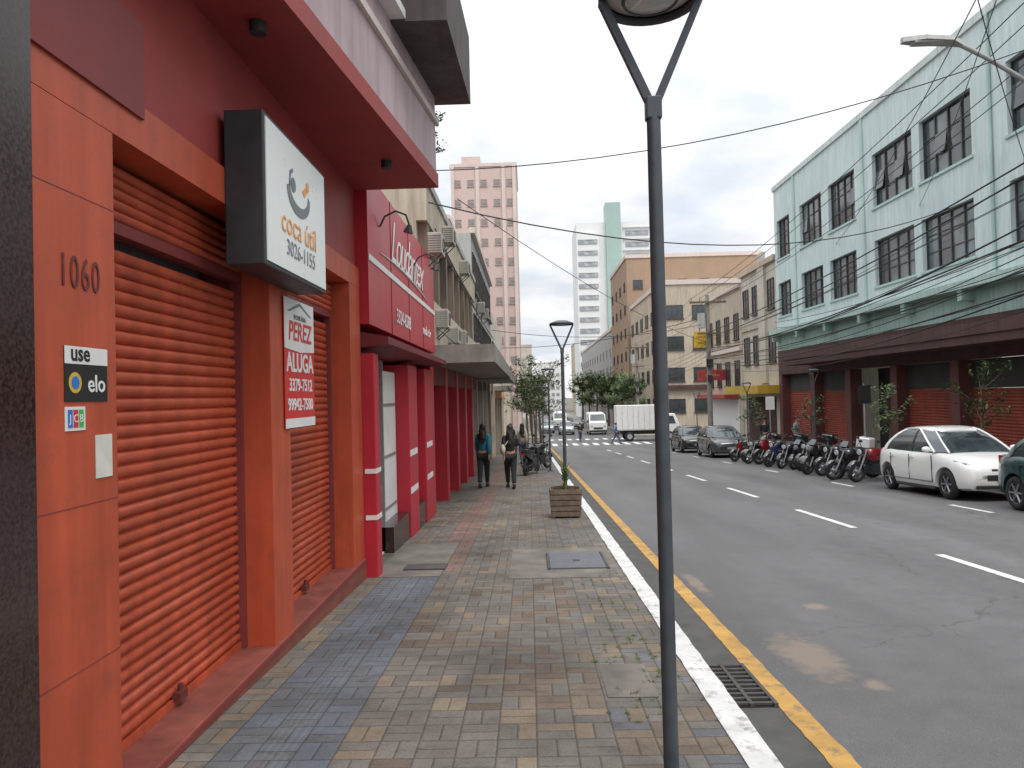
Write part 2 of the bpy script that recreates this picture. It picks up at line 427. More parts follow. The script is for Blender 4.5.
g=G(); strip(g,K1+.006,1.47,-20,56.5,-.126,2); struct('gutter',g,CONC_D)
wavy_edge(1.46,1.6,-4,56.5,-.122,.006,.08,'road_edge_line',YPAINT)
g=G()
for k in range(-1,9):
    y=8.1+4.9*k-1.25; strip(g,5.0,5.12,y,y+2.5,-.126,1)
for k in range(0,6):
    y=13.2+5.6*k; strip(g,8.05,8.15,y,y+1.3,-.126,1)
x=1.9
while x<10: strip(g,x,x+.42,60,63.4,-.126,1); x+=.85
x=1.9
while x<10: strip(g,x,x+.42,69.4,71.6,-.126,1); x+=.85
struct('road_marking',g,WPAINT)
g=G(); strip(g,-.25,.95,7.75,9.6,.004,1); strip(g,.42,.72,4.35,4.95,.004,1); strip(g,-1.74,-1.0,7.95,10.2,.004,1); struct('concrete_patch',g,CONCP)

th=thing('manhole_cover','square iron inspection cover set in the pavement','manhole cover',(.5,8.7,zs(8.7)))
g=G(); strip(g,.2,.82,8.2,9.15,.02,1,.03); part(th,'cover',g,mat('cast_iron_grey',(.1,.108,.12),.6,.25,12,.5))
for a in (.17,.825):
    g=G(); strip(g,a,a+.025,8.17,9.18,.024,1,.03); part(th,'frame',g,CONC_D)
g=G(); strip(g,.47,.55,8.6,8.68,.024,1,.01); part(th,'lifting_handle',g,IRON)
th=thing('drain_cover','dark rectangular drain cover beside the shop step','drain cover',(-1.2,8.5,zs(8.5)))
g=G(); strip(g,-1.45,-.98,8.3,8.62,.02,1,.03); part(th,'cover',g,CONC_D)
th=thing('storm_drain','dark iron storm drain grate in the gutter','storm drain',(1.28,4.9,zs(4.9)-.13))
g=G(); strip(g,1.15,1.44,4.5,5.25,-.1215,1); part(th,'pit',g,BLACK)
g=G()
for i in range(10): y=4.52+i*.077; strip(g,1.15,1.44,y,y+.03,-.105,1,.014)
for x in (1.14,1.285,1.43): strip(g,x,x+.025,4.5,5.25,-.101,1,.022)
part(th,'grate',g,IRON)

g=G()
def tuft(x,y,z,h,n,sp):
    for _ in range(n):
        a=random.uniform(0,6.28); d=random.uniform(0,sp); px=x+d*math.cos(a); py=y+d*math.sin(a)
        b=random.uniform(0,6.28); l=random.uniform(.4,1)*h; w=.001+.001*random.random()
        dx=math.cos(b)*l*.6; dy=math.sin(b)*l*.6; nx=-math.sin(b)*w; ny=math.cos(b)*w
        g.poly([(px-nx,py-ny,z),(px+nx,py+ny,z),(px+dx,py+dy,z+l*.7)])
for _ in range(26):
    cx=random.uniform(.4,.92); cy=random.choice([random.uniform(4.6,5.6),random.uniform(3.6,8)])
    for q in range(6):
        x=cx+random.uniform(-.1,.1); y=cy+random.uniform(-.1,.1)
        if random.random()<.5: x=round(x/.1)*.1
        else: y=round(y/.1)*.1
        if x<.96: tuft(x,y,zs(y),random.uniform(.012,.045),18,.022)
for _ in range(26):
    y=random.uniform(3.5,12); tuft(K0-.005,y,zs(y),.035,18,.02)
for _ in range(20):
    y=random.uniform(3.5,12); tuft(K1+.012,y,zs(y)-.12,.035,14,.015)
o=struct('weeds',g,GRASS); o["kind"]="stuff"; o["label"]="small green weeds growing between the pavers by the kerb"

# ------------------------------------------------------------------ orange building
th=thing('orange_shop_building','orange shop building with closed roller shutters and mauve upper floor','building',(-2.2,5,-.2))
def part_(n,g,m,**k): return part(th,n,g,m,**k)
for a in ((-2.3,-1.8,2.62,3.2,-.5,2.8),(-2.3,-1.8,5.15,5.55,-.5,2.8),(-2.3,-1.8,7.5,7.95,-.6,2.8)): part_('pillar',B(*a),ORANGE,bev=.006)
part_('header_wall',B(-2.3,-1.8,2.62,7.95,2.801,3.02),ORANGE)
for z in (.55,1.2,2.45): part_('wall_joint',B(-1.81,-1.7985,2.62,3.2,z,z+.004),DRED)
part_('upper_fascia',B(-2.3,-1.84,-2,7.95,3.02,3.87),SOFF)
part_('stone_pillar',B(-2.3,-1.77,-2,2.619,-.3,3.87),GRAN)
part_('stone_fascia',B(-1.84,-1.785,2.62,3.45,2.95,3.4),DRED)
part_('rear_mass',B(-6,-2.302,-2,7.94,-.6,8.4),MAUVE)  # unseen box behind the facade, added to block light
sl=.1075; ex=lambda y:-1.32+sl*(y-4.18)
g=G(); g.prism([(-2.3,-2),(ex(-2),-2),(ex(7.95),7.95),(-2.3,7.95)],3.871,4.02); part_('soffit',g,SOFF)
g=G(); g.prism([(-2.299,-2),(ex(-2)-.02,-2),(ex(7.95)-.02,7.94),(-2.299,7.94)],4.02,8.4); part_('upper_wall',g,MAUVE)
g=G(); g.prism([(-2.2,-2),(ex(-2)+.02,-2),(ex(7.95)+.02,7.96),(-2.2,7.96)],4.55,4.62); part_('cornice',g,PALEP)
g=G(); g.hull8([(-1.3,6.3,4.85),(-.62,6.3,4.85),(-.56,8.15,4.85),(-1.3,8.15,4.85),(-1.3,6.3,5.6),(-.62,6.3,5.6),(-.56,8.15,5.6),(-1.3,8.15,5.6)])
part_('balcony',g,mat('dark_weathered_render',(.1,.085,.08),.9,.25,2,.2,streak=.4))
ang=math.atan2(-sl,1)
wm=winmesh(.8,1.25,3,6,WHITE,GLASS2,.035,.05)
for i,y in enumerate((3.4,4.5,5.6,6.7)):
    o=obj('window',wm,th)
    o.matrix_basis=Matrix.Translation(-ORG[th.name])@Matrix.Translation((ex(y)-.015,y,4.95))@Matrix.Rotation(ang,4,'Z')@frame('L',(0,0,0))
for y,x in ((4.35,-1.56),(7.0,-1.3),(1.9,-1.65)): g=G(); g.cyl((x,y,3.80),(x,y,3.872),.05,.05,14); part_('ceiling_light',g,DARK,smooth=40)
part_('step',B(-2.28,-1.78,3.2,7.95,-.75,-.102),STEPM,bev=.012)
part_('step_nosing',B(-1.785,-1.772,3.2,7.95,-.135,-.104),DRED)
def shutter(th,X,y0,y1,z0,z1,m,per=.075,face=1,name='roller_shutter',dep=1.0):
    g=G(); n=int((z1-z0)/per); ys=[y0+(y1-y0)*i/6 for i in range(7)]; rows=[]
    for k in range(n):
        zb=z0+k*per; j=random.uniform(-.001,.001)
        for t,d in ((0,-.008),(.07,.0),(.2,.014),(.42,.022),(.66,.023),(.84,.018),(.93,-.004)):
            rows.append([g.bm.verts.new((X+face*dep*(d+j+random.uniform(-.0006,.0006)),y,zb+t*per+random.uniform(-.0004,.0004))) for y in ys])
    for a,b in zip(rows,rows[1:]):
        for i in range(6): g._f([a[i],a[i+1],b[i+1],b[i]])
    o=part(th,name,g,m,smooth=50); return o
for y0,y1 in ((3.24,5.11),(5.59,7.46)):
    shutter(th,-2.06,y0,y1,-.06,2.44,SHUT,.068)
    shutter(th,-2.0,y0,y1,2.5,2.8,SHUT,.055,name='shutter_housing')
    for a in ((-2.07,-2.0,y0-.04,y0,-.1,2.5),(-2.07,-2.0,y1,y1+.04,-.1,2.5),(-2.09,-1.99,y0,y1,2.44,2.5)): part_('shutter_guide',B(*a),DRED)
    part_('shutter_bottom_bar',B(-2.075,-2.03,y0,y1,-.101,-.058),SHUT)
    ym=(y0+y1)/2
    g=G(); g.box(-2.04,-1.99,ym-.045,ym+.045,-.07,-.02).cyl((-2.01,ym,-.03),(-2.01,ym,.02),.016,.016,10); part_('shutter_lock',g,NUMC)
text(th,'1060','L',(-1.797,2.94,2.13),.19,NUMC,'house_number',-.001,sx=.66,ext=.002,space=1.15)

def sticker(name,label,y0,y1,z0,z1,m,X=-1.797):
    t=thing(name,label,'sticker',(X,(y0+y1)/2,(z0+z1)/2))
    part(t,'backing',B(X-.002,X+.001,y0,y1,z0,z1),m); return t
t=sticker('card_sticker','square black card payment sticker on the orange pillar',2.83,3.12,1.62,1.84,BLACK)
part(t,'white_band',B(-1.7965,-1.7945,2.83,3.12,1.77,1.84),WHITE)
text(t,'use','L',(-1.794,2.93,1.812),.095,BLACK,bold=.002,ext=.001)
text(t,'elo','L',(-1.7945,3.04,1.69),.1,WHITE,bold=.001,ext=.001)
g=G(); g.cyl((-1.7955,2.895,1.695),(-1.7945,2.895,1.695),.042,.042,20); part(t,'logo_disc',g,YELV)
g=G(); g.cyl((-1.7945,2.895,1.695),(-1.7935,2.895,1.695),.026,.026,20); part(t,'logo_centre',g,BLUEV)
t=sticker('card_sticker','small coloured card payment sticker on the orange pillar',2.83,2.96,1.505,1.6,WHITE)
for i,m in enumerate((BLUEV,REDV,GREENV)):
    part(t,'logo_bar',B(-1.7955,-1.7945,2.845+i*.036,2.875+i*.036,1.517,1.588),m)
    text(t,'JCB'[i],'L',(-1.794,2.86+i*.036,1.552),.045,WHITE,ext=.0005)
sticker('paper_notice','blank weathered paper notice taped to the orange pillar',3.03,3.15,1.3,1.48,PAPER)

th=thing('lightbox_sign','white illuminated box sign in a dark casing above the shutters','sign',(-1.8,5.07,2.45))
part(th,'casing',B(-1.8,-1.56,4.4,5.74,2.43,3.37),DARK,bev=.008)
part(th,'panel',B(-1.565,-1.553,4.43,5.71,2.46,3.34),WACR)
g=G(); c=Vector((-1.551,5.06,3.02))
N=20; out=[];inn=[]
for i in range(N+1):
    a=math.pi*(.98+1.06*i/N); out.append((c.y+.25*math.cos(a),c.z+.15*math.sin(a)))
    inn.append((c.y+.2*math.cos(a)+.01,c.z+.025+.105*math.sin(a)))
for i in range(N): g.hull8([(-1.554,out[i][0],out[i][1]),(-1.549,out[i][0],out[i][1]),(-1.549,out[i+1][0],out[i+1][1]),(-1.554,out[i+1][0],out[i+1][1]),(-1.554,inn[i][0],inn[i][1]),(-1.549,inn[i][0],inn[i][1]),(-1.549,inn[i+1][0],inn[i+1][1]),(-1.554,inn[i+1][0],inn[i+1][1])])
part(th,'bowl_logo',g,GTXT)
g=G(); g.cyl((-1.554,4.94,3.06),(-1.549,4.94,3.06),.05,.05,18); part(th,'logo_dot',g,GTXT)
g=G(); g.prismx([(4.85,3.04),(4.87,3.14),(4.93,3.17),(4.94,3.15),(4.89,3.12),(4.87,3.03)],-1.554,-1.549); part(th,'logo_swash',g,GTXT)
g=G(); g.cyl((-1.554,5.26,3.13),(-1.549,5.26,3.13),.035,.035,16); part(th,'logo_accent',g,OTXT)
g=G(); g.prismx([(5.14,3.07),(5.2,3.11),(5.25,3.09),(5.19,3.04)],-1.554,-1.549); part(th,'logo_leaf',g,OTXT)
text(th,'coca útil','L',(-1.55,5.07,2.77),.23,OTXT,bold=-.001)
text(th,'3026-1155','L',(-1.55,5.1,2.61),.15,GTXL,bold=-.001)

th=thing('rental_banner','red and white for-rent banner hung on the closed shutter','banner',(-1.79,5.8,1.4))
Xb=-1.785; ya,yb=5.4,6.14; yc=(ya+yb)/2
part(th,'sheet',B(Xb-.006,Xb,ya,yb,1.4,2.38),REDV)
g=G(); g.prismx([(ya,2.0),(yc,1.98),(yb,2.0),(yb,2.38),(ya,2.38)],Xb-.001,Xb+.003); part(th,'white_header',g,WHITE)
part(th,'white_footer',B(Xb-.001,Xb+.003,ya,yb,1.4,1.47),WHITE)
g=G(); g.prismx([(ya+.06,2.28),(ya+.12,2.28),(yc,2.345),(yb-.12,2.28),(yb-.06,2.28),(yc,2.37)],Xb+.003,Xb+.005); part(th,'roof_mark',g,GTXT)
text(th,'PEREZ','L',(Xb+.004,yc,2.13),.21,REDV,bold=.003,shear=.15)
text(th,'IMOBILIÁRIA','L',(Xb+.004,yc,2.245),.055,GTXT)
text(th,'ALUGA','L',(Xb+.002,yc,1.89),.205,WHITE,bold=.004)
text(th,'3379-7512','L',(Xb+.002,yc+.01,1.72),.135,WHITE,bold=.002)
text(th,'99942-7580','L',(Xb+.002,yc,1.57),.13,WHITE,bold=.002)

# ------------------------------------------------------------------ crimson store
th=thing('crimson_shop_building','crimson clothing shop with tall red sign fascia and open front','building',(-2,11,-.5))
for a in ((-2.2,-1.75,8.2,8.55,-.7,2.1),(-2.2,-1.75,10.8,11.6,-.8,2.1),(-2.2,-1.75,12.5,13.6,-.8,2.1),(-2.2,-1.66,7.96,8.199,-.6,2.1)): part(th,'pilaster',B(*a),CRED,bev=.01)
part(th,'sign_fascia',B(-2.2,-1.7,7.96,13.6,2.42,4.1),CRED)
for y in (9.3,10.7,12.1): part(th,'panel_joint',B(-1.705,-1.694,y,y+.012,2.42,4.1),CRED2)
part(th,'fascia_stripe',B(-1.699,-1.69,7.97,13.6,3.12,3.19),WHITE)
for y in (11.0,12.8):
    for z in (.2,.75): part(th,'pilaster_stripe',B(-1.76,-1.744,y-.18,y+.5,z,z+.09),WHITE)
for z in (.3,.8): part(th,'pilaster_stripe',B(-1.78,-1.655,7.95,8.205,z,z+.05),WHITE)
g=G(); g.hull8([(-2.2,7.97,2.12),(-1.5,7.97,2.2),(-1.5,13.59,2.2),(-2.2,13.59,2.12),(-2.2,7.97,2.41),(-1.5,7.97,2.28),(-1.5,13.59,2.28),(-2.2,13.59,2.41)]); part(th,'awning',g,CRED2)
part(th,'rear_mass',B(-6,-2.5,7.96,13.6,-.8,4.6),GREYB); part(th,'ceiling',B(-2.5,-2.2,7.96,13.6,2.11,4.05),GREYB)
part(th,'interior_wall',B(-2.48,-2.4,7.97,13.59,-.6,2.1),INTER); part(th,'interior_floor',B(-2.5,-1.9,7.97,13.59,-.66,-.36),INTER)
part(th,'white_door',B(-2.0,-1.95,9.75,10.78,-.36,1.98),WHITE)
for z in (.1,.8,1.5): part(th,'door_rail',B(-1.951,-1.94,9.85,10.7,z,z+.04),ALU)
part(th,'dark_door_leaf',B(-1.98,-1.9,8.56,8.9,-.4,1.98),GLASS)
part(th,'plinth',B(-1.99,-1.77,9.5,10.8,-.6,-.05),GRAN)
part(th,'plinth',B(-1.99,-1.77,11.6,12.5,-.7,-.1),GRAN)
part(th,'display_board',B(-2.2,-2.1,11.6,12.5,-.1,2.05),DIM)
for y in (8.95,9.5): part(th,'door_frame',B(-1.96,-1.88,y,y+.04,-.36,2.1),ALU)
random.seed(21)
for i in range(10):
    y=8.95+random.random()*.7; z=random.choice([-.3,.35,.95]); part(th,'merchandise',B(-2.39,-2.25,y,y+.08,z,z+random.uniform(.2,.45)),random.choice([MBLU,REDV,GTXT,WCL]))
text(th,'Loudantex','L',(-1.692,10.7,3.6),.8,WHITE,bold=-.004,sx=1.0,shear=.42,space=.82)
g=G(); g.tube([(-1.693,8.6+4.1*i/16,3.29+.07*math.sin(i/16*3.1+.4)) for i in range(17)],[.004+.012*math.sin(math.pi*i/16) for i in range(17)],6); part(th,'lettering_swash',g,WHITE)
text(th,'3324-6588','L',(-1.692,10.2,2.68),.27,WHITE,bold=.001)
text(th,'moda e lar','L',(-1.692,12.5,2.72),.22,WHITE,shear=.3)
for y in (8.6,11.2):
    t=thing('wall_lamp','black gooseneck lamp arching over the red shop sign','lamp',(-1.69,y,3.7),'gooseneck sign lamps')
    pts=[(-1.69,y,3.62),(-1.63,y,3.74),(-1.5,y,3.8),(-1.38,y,3.75),(-1.34,y,3.62)]
    g=G(); g.tube(pts,.012,8); part(t,'arm',g,DARK,smooth=50)
    g=G(); g.cyl((-1.34,y,3.63),(-1.36,y,3.54),.025,.06,14); part(t,'lamp_shade',g,DARK,smooth=50)

# ------------------------------------------------------------------ further shops
def ground_shops(th,X,y0,y1,zt,bay,col,cm,seed):
    random.seed(seed); y=y0
    while y<y1-.5:
        part(th,'pilaster',B(X-.4,X,y,y+.45,zs(y)-.4,zt),cm)
        part(th,'shopfront',B(X-.9,X-.5,y+.451,min(y+bay,y1)-.001,zs(y)-.5,zt-.4),random.choice([DIM,DIM,INTER,GREYB]))
        part(th,'shop_fascia',B(X-.3,X-.02,y+.451,min(y+bay,y1)-.001,zt-.4,zt-.002),col)
        y+=bay
def aircon(loc,s=1,lab='small boxed air conditioner hung on the upper wall'):
    x,y,z=loc; t=thing('air_conditioner',lab,'air conditioner',loc,'air conditioners on the upper wall')
    part(t,'casing',B(x,x+.34*s,y,y+.75*s,z,z+.5*s),DULLW,bev=.01)
    g=G()
    for i in range(7): g.box(x-.005,x+.345*s,y-.01,y+.004,z+.04+i*.06*s,z+.06*s+i*.06*s)
    g.torus((x+.345*s,y+.4*s,z+.25*s),(1,0,0),.17*s,.012,18,5)
    part(t,'grille',g,WFR)
    g=G(); g.tube([(x,y+.1,z-.22),(x+.32*s,y+.1,z-.01)],.012,5).tube([(x,y+.6*s,z-.22),(x+.32*s,y+.6*s,z-.01)],.012,5); part(t,'bracket',g,DARK)
th=thing('cream_shop_building','two-storey cream building with red pilasters and grey flat canopy','building',(-2,19,-.8))
part(th,'upper_wall',B(-7,-2.0,13.61,26,2.3,5.5),CREAM); part(th,'rear_mass',B(-7,-2.9,13.61,26,-1.4,2.3),CREAM)
part(th,'band',B(-2.0,-1.8,13.61,26,2.62,3.5),CREAM); part(th,'band',B(-2,-1.8,13.61,26,4.9,5.59),CREAM)
for k in range(8): y=13.8+k*1.55; part(th,'pier',B(-2.0,-1.82,y,y+.3,3.501,4.899),PIERM)
wm=winmesh(1.15,1.3,2,2,WFR,GLASS,.05,.05)
for k in range(7): window(th,wm,'L',(-1.995,14.15+k*1.55,3.55))
ground_shops(th,-1.8,13.62,26,2.25,2.5,CRED2,CRED,3)
part(th,'canopy',B(-2.3,-.62,14,26,2.26,2.6),CONC)
part(th,'cornice',B(-2,-1.76,13.61,26,5.6,5.75),GREYB)
for l in ((-1.7,12.9,4.15),(-1.8,14.6,3.0),(-1.8,16.8,2.85),(-1.8,18.8,2.95),(-1.8,21.5,2.8),(-1.8,16.1,5.0),(-1.8,20.2,5.0),(-1.8,24.0,3.0)): aircon(l,.72)
th=thing('grey_shop_building','tall grey and cream shop building with shallow canopy','building',(-2,32,-1.2))
part(th,'upper_wall',B(-8,-1.9,26.01,39,2.3,7.4),GREYB); part(th,'rear_mass',B(-8,-2.9,26.01,39,-2,2.3),GREYB)
wm2=winmesh(1.5,1.4,3,2,WFR,GLASS,.05,.05)
for k in range(6):
    for z in (3.2,5.4): window(th,wm2,'L',(-1.895,26.4+k*2.05,z))
ground_shops(th,-1.8,26.02,39,2.25,3.1,MAROON,CREAM,4)
part(th,'canopy',B(-2.3,-.62,26.01,35,2.2,2.5),CONC)
part(th,'cornice',B(-1.95,-1.75,26,39,7.4,7.6),PALEP)
for l in ((-1.85,28,4.8),(-1.85,31,4.9),(-1.85,34,2.9)): aircon(l,.8)
th=thing('pale_corner_building','pale low corner building with shops at street level','building',(-2,48,-1.8))
part(th,'upper_wall',B(-12,-1.9,39.01,56,2,6.2),BEIGE2); part(th,'rear_mass',B(-12,-2.9,39.01,56,-2.8,2),BEIGE2)
for k in range(6): window(th,wm2,'L',(-1.895,39.8+k*2.7,3.2))
ground_shops(th,-1.8,39.02,56,1.9,3.4,OTXT,BEIGE,5)
part(th,'canopy',B(-2.3,-.9,39.5,50,1.9,2.15),CONC)

# ------------------------------------------------------------------ towers and distant blocks
def block(name,label,x0,x1,y0,y1,zt,m,ww,wh,nx,nz,z0,dz,face='S',cat='building',fm=WFR,gm=GLASS,ny=0,extra=None,base=-6,nc=2):
    th=thing(name,label,cat,((x0+x1)/2,y0,zs(y0)))
    part(th,'wall',B(x0,x1,y0,y1,base,zt),m)
    part(th,'parapet',B(x0-.15,x1+.15,y0-.15,y1+.15,zt,zt+.5),PALEP)
    wm=winmesh(ww,wh,nc,1,fm,gm,.07,.06)
    st=(x1-x0)/nx if nx else 0
    for k in range(nz):
        for i in range(nx): window(th,wm,'S',(x0+st*(i+.5)-ww/2,y0-.005,z0+k*dz))
        if ny:
            s2=(y1-y0)/ny
            for i in range(ny):
                if face=='R': window(th,wm,'R',(x0-.005,y0+s2*(i+.5)+ww/2,z0+k*dz))
                if face=='L': window(th,wm,'L',(x1+.005,y0+s2*(i+.5)-ww/2,z0+k*dz))
    return th
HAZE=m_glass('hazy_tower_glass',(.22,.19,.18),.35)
th=block('apartment_tower','tall pale pink apartment tower with rows of small windows',-10.8,-1.0,110,124,36,PINK,.95,1.0,5,12,.6,2.95,nc=2,fm=TFRAME,gm=HAZE)
for x in (-10.8,-7.1,-3.2,-1.6): part(th,'rib',B(x,x+.5,109.75,110,-4,36),PALEP)
part(th,'water_tank_house',B(-9.3,-6.5,112,118,36.5,38.2),PINK)
block('apartment_block','pinkish lower block behind the shop row',-16,-8.6,84,100,22,PALEP,1.2,1.2,3,7,0,3,fm=TFRAME,gm=HAZE)
th=thing('office_tower','white high-rise with horizontal window bands and green core','tower',(23,200,-4.5))
part(th,'wall',B(14,34,200,218,-6,48),TWHITE); part(th,'wing',B(14,20,199,200,-6,45),TWHITE)
part(th,'lift_core',B(22,26.0,198.6,204,-6,53),TGREEN)
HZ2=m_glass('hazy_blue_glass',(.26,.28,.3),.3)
wa=winmesh(6.2,1.2,5,1,ALU,HZ2,.12,.1,False); wb=winmesh(5.2,1.2,4,1,ALU,HZ2,.12,.1,False)
for k in range(14):
    window(th,wa,'S',(27.3,199.9,4+k*3.1)); window(th,wb,'S',(14.4,198.9,3+k*3.0))
for k in range(15): part(th,'slab_edge',B(26.6,34.1,199.5,199.9,2.9+k*3.1,3.2+k*3.1),TWHITE)
block('apartment_block','grey-white apartment block on the next street',35,52,170,185,26,TWHITE,1.5,1.2,7,7,5,3,fm=ALU,gm=HZ2)
th=block('brown_corner_block','tall tan-brown block with blank side wall',13.8,32,101,120,20,BROWNB,1.3,1.2,6,5,3,3.2,face='R',ny=4)
th=block('beige_office_block','beige four-storey block across the junction',13.9,40,76,99,12.6,BEIGE,1.7,1.4,10,4,-.5,3.2,face='R',ny=6,nc=3)
part(th,'canopy',B(13.5,40.2,75.5,76,1.9,2.3),MAROON)
block('low_shop_block','low cream shops along the far street',-10,-1.8,74,83,4.5,CREAM,1.4,1.2,3,1,1,3)
block('low_shop_block','long pale three-storey block beyond the junction',-9,-1.9,125,200,12,BEIGE2,1.4,1.2,3,3,0,3,face='L',ny=12,fm=TFRAME,gm=HAZE)
block('low_shop_block','row of grey buildings along the avenue',14,30,122,190,12,GREYB,1.4,1.2,5,4,-1,3,face='R',ny=12,fm=TFRAME,gm=HAZE)
block('far_block','far pale block closing the street view',-12,2,330,345,24,BEIGE2,1.6,1.4,6,7,-2,3.2,fm=TFRAME,gm=HZ2)
block('far_block','far white block closing the street view',4,18,360,375,17,TWHITE,1.6,1.4,6,5,-2,3.2,fm=TFRAME,gm=HZ2)
block('far_block','far tan block beside the avenue',19,33,300,320,22,BEIGE,1.6,1.4,6,7,-2,3.2,fm=TFRAME,gm=HZ2)

# ------------------------------------------------------------------ mint building
th=thing('mint_office_building','long pale mint office building with brown windows over shops','building',(16,28,-1.2))
XF=13.8; Y0,Y1=12,41
spans=[(38.7,40.6),(34.5,37.2),(31.0,33.7),(26.4,29.4),(22.9,25.9),(18.2,21.2),(14.0,17.0)]
g=G()
g.box(XF,XF+.3,Y0,Y1,10.75,12.5).box(XF,XF+.3,Y0,Y1,7.35,8.65).box(XF,XF+.3,Y0,Y1,4.8,5.55)
prev=Y1
for a,b_ in spans:
    g.box(XF,XF+.3,b_,prev,8.65,10.75).box(XF,XF+.3,b_,prev,5.55,7.35); prev=a
g.box(XF,XF+.3,Y0,prev,8.65,10.75).box(XF,XF+.3,Y0,prev,5.55,7.35)
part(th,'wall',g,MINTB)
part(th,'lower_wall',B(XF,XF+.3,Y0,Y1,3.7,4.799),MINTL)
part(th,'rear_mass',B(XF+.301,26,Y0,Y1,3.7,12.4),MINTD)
part(th,'parapet',B(XF-.08,XF+.4,Y0-.05,Y1+.08,12.5,12.75),mat('pale_mint_trim',(.62,.7,.68),.85,.1,1,.1,streak=.3))
part(th,'ledge',B(XF-.45,XF,Y0,Y1+.1,4.55,4.8),MINT)
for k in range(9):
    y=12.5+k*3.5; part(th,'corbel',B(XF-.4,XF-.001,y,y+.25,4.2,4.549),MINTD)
for y in (30.2,37.9): part(th,'pilaster_strip',B(XF-.06,XF-.001,y-.1,y+.1,4.8,12.49),MINT)
g=G(); g.cyl((XF-.06,21.9,4.8),(XF-.06,21.9,12.5),.05,.05,8); part(th,'downpipe',g,MINT)
for a,b_ in spans:
    w=b_-a
    for z,h in ((8.65,2.1),(5.55,1.8)):
        nc=3 if w<2 else 4
        gg=G(); t=.05
        gg.box(0,w,0,t,0,.06).box(0,w,h-t,h,0,.06).box(0,t,t,h-t,0,.06).box(w-t,w,t,h-t,0,.06)
        for i in range(1,nc): gg.box(w*i/nc-.03,w*i/nc+.03,t,h-t,0,.06)
        for i in (1,2): gg.box(t,w-t,h*i/3-.018,h*i/3+.018,0,.04)
        o=obj('window',gg.mesh('window',WFR),th); place(th,o,frame('R',(XF+.2,b_,z)))
        for i in range(nc):
            gg=G(); gg.box(w*i/nc+.032,w*(i+1)/nc-.032,t,h-t,-.01,.012); o2=obj('pane',gg.mesh('pane',GLASS2 if random.random()<.35 else GLASS)); o2.parent=o
        for i in range(nc):
            if random.random()<.14:
                gg=G(); tz=random.uniform(.08,.15)
                x0,x1=w*i/nc+.04,w*(i+1)/nc-.04
                gg.hull8([(x0,h*2/3,.045),(x1,h*2/3,.045),(x1,h*2/3,.06),(x0,h*2/3,.06),(x0,h*1/3,tz),(x1,h*1/3,tz),(x1,h*1/3,tz+.02),(x0,h*1/3,tz+.02)])
                o3=obj('open_sash',gg.mesh('open_sash',GLASS)); o3.parent=o
        gg=G(); gg.box(-.08,w+.08,-.09,-.002,-.02,.26); o4=obj('sill',gg.mesh('sill',MINT)); o4.parent=o
part(th,'canopy',B(XF-1.3,XF+.3,14,Y1-4.6,2.75,3.0),MAROON); part(th,'canopy_fascia',B(XF-1.35,XF-1.2,14,Y1-4.6,3.001,3.35),MAROON)
part(th,'shop_header',B(XF,XF+.3,Y0,Y1,2.4,3.699),MAROON)
cols=[12.3,16,20,24,28,32,36,40.5]
for y in cols: part(th,'column',B(XF,XF+.5,y,y+.5,-2.2,2.399),COLR)
for i,(a,b_) in enumerate(zip(cols,cols[1:])):
    if i in (1,4): part(th,'shopfront',B(XF+1.2,XF+1.3,a+.5,b_,-2.2,2.4),DIM)
    else: 
        shutter(th,XF+.45,a+.5,b_,-2,1.5,RSHUT,.1,-1)
        part(th,'shutter_header',B(XF+.4,XF+.55,a+.5,b_,1.5,2.399),DIM)
aircon((XF-.36,19.4,7.25),.9,'air conditioner on the mint wall below an upper window')
th=thing('beige_deco_building','beige art deco building with yellow shop canopy','building',(16,44,-1.7))
part(th,'wall',B(13.9,26,41.1,48,-2.6,8.8),BEIGE2); part(th,'pylon',B(13.75,13.9,43,44.2,2,9.6),BEIGE2)
part(th,'cornice',B(13.7,26,41.1,48,8.8,9.1),BEIGE); part(th,'string_course',B(13.8,13.899,44.2,48,5.3,5.5),BEIGE)
wm3=winmesh(1.1,1.7,2,3,WFR,GLASS,.06,.06)
for y in (42.7,45.6,47.5):
    for z in (3.2,6.2): window(th,wm3,'R',(13.895,y,z))
part(th,'canopy',B(12.6,13.9,40.9,47.5,1.4,1.85),YELV)
shutter(th,13.88,41.8,47,-2.3,1.2,MAROON,.1,-1)
th=thing('cream_corner_building','cream corner building with stepped parapet and awnings','building',(16,52,-2))
part(th,'wall',B(13.9,30,48.1,57.5,-2.8,7.6),BEIGE); part(th,'attic',B(13.9,20,48.1,57.5,7.6,8.3),BEIGE)
part(th,'cornice',B(13.7,13.9,48.1,57.6,4.2,4.45),PALEP); part(th,'cornice',B(13.7,20.1,48.1,57.6,8.3,8.5),PALEP)
for k in range(4):
    for z in (1.9,5.0): window(th,wm3,'R',(13.895,49.8+k*2.3,z))
part(th,'awning',B(12.9,13.9,49,57,1.1,1.35),REDS)
part(th,'shopfront',B(13.86,13.9,49,57,-2.5,1.0),TWHITE)
th=thing('projecting_sign','yellow projecting shop sign on the corner building','sign',(13.4,56,5))
part(th,'panel',B(12.6,13.85,56,56.15,4.9,6.1),YELV); part(th,'bracket',B(13.0,13.05,56.05,56.1,6.1,6.4),DARK)
text(th,'LANCHES','S',(13.22,55.99,5.7),.22,REDS); text(th,'SUCOS','S',(13.22,55.99,5.25),.22,BLACK)
th=thing('projecting_sign','faded red projecting shop sign with thin pale lettering','sign',(12.9,52,2.2))
part(th,'panel',B(11.9,13.85,52,52.15,2.35,3.1),REDS)
text(th,'calçados','S',(12.9,51.99,2.72),.3,BEIGE2,bold=-.002)

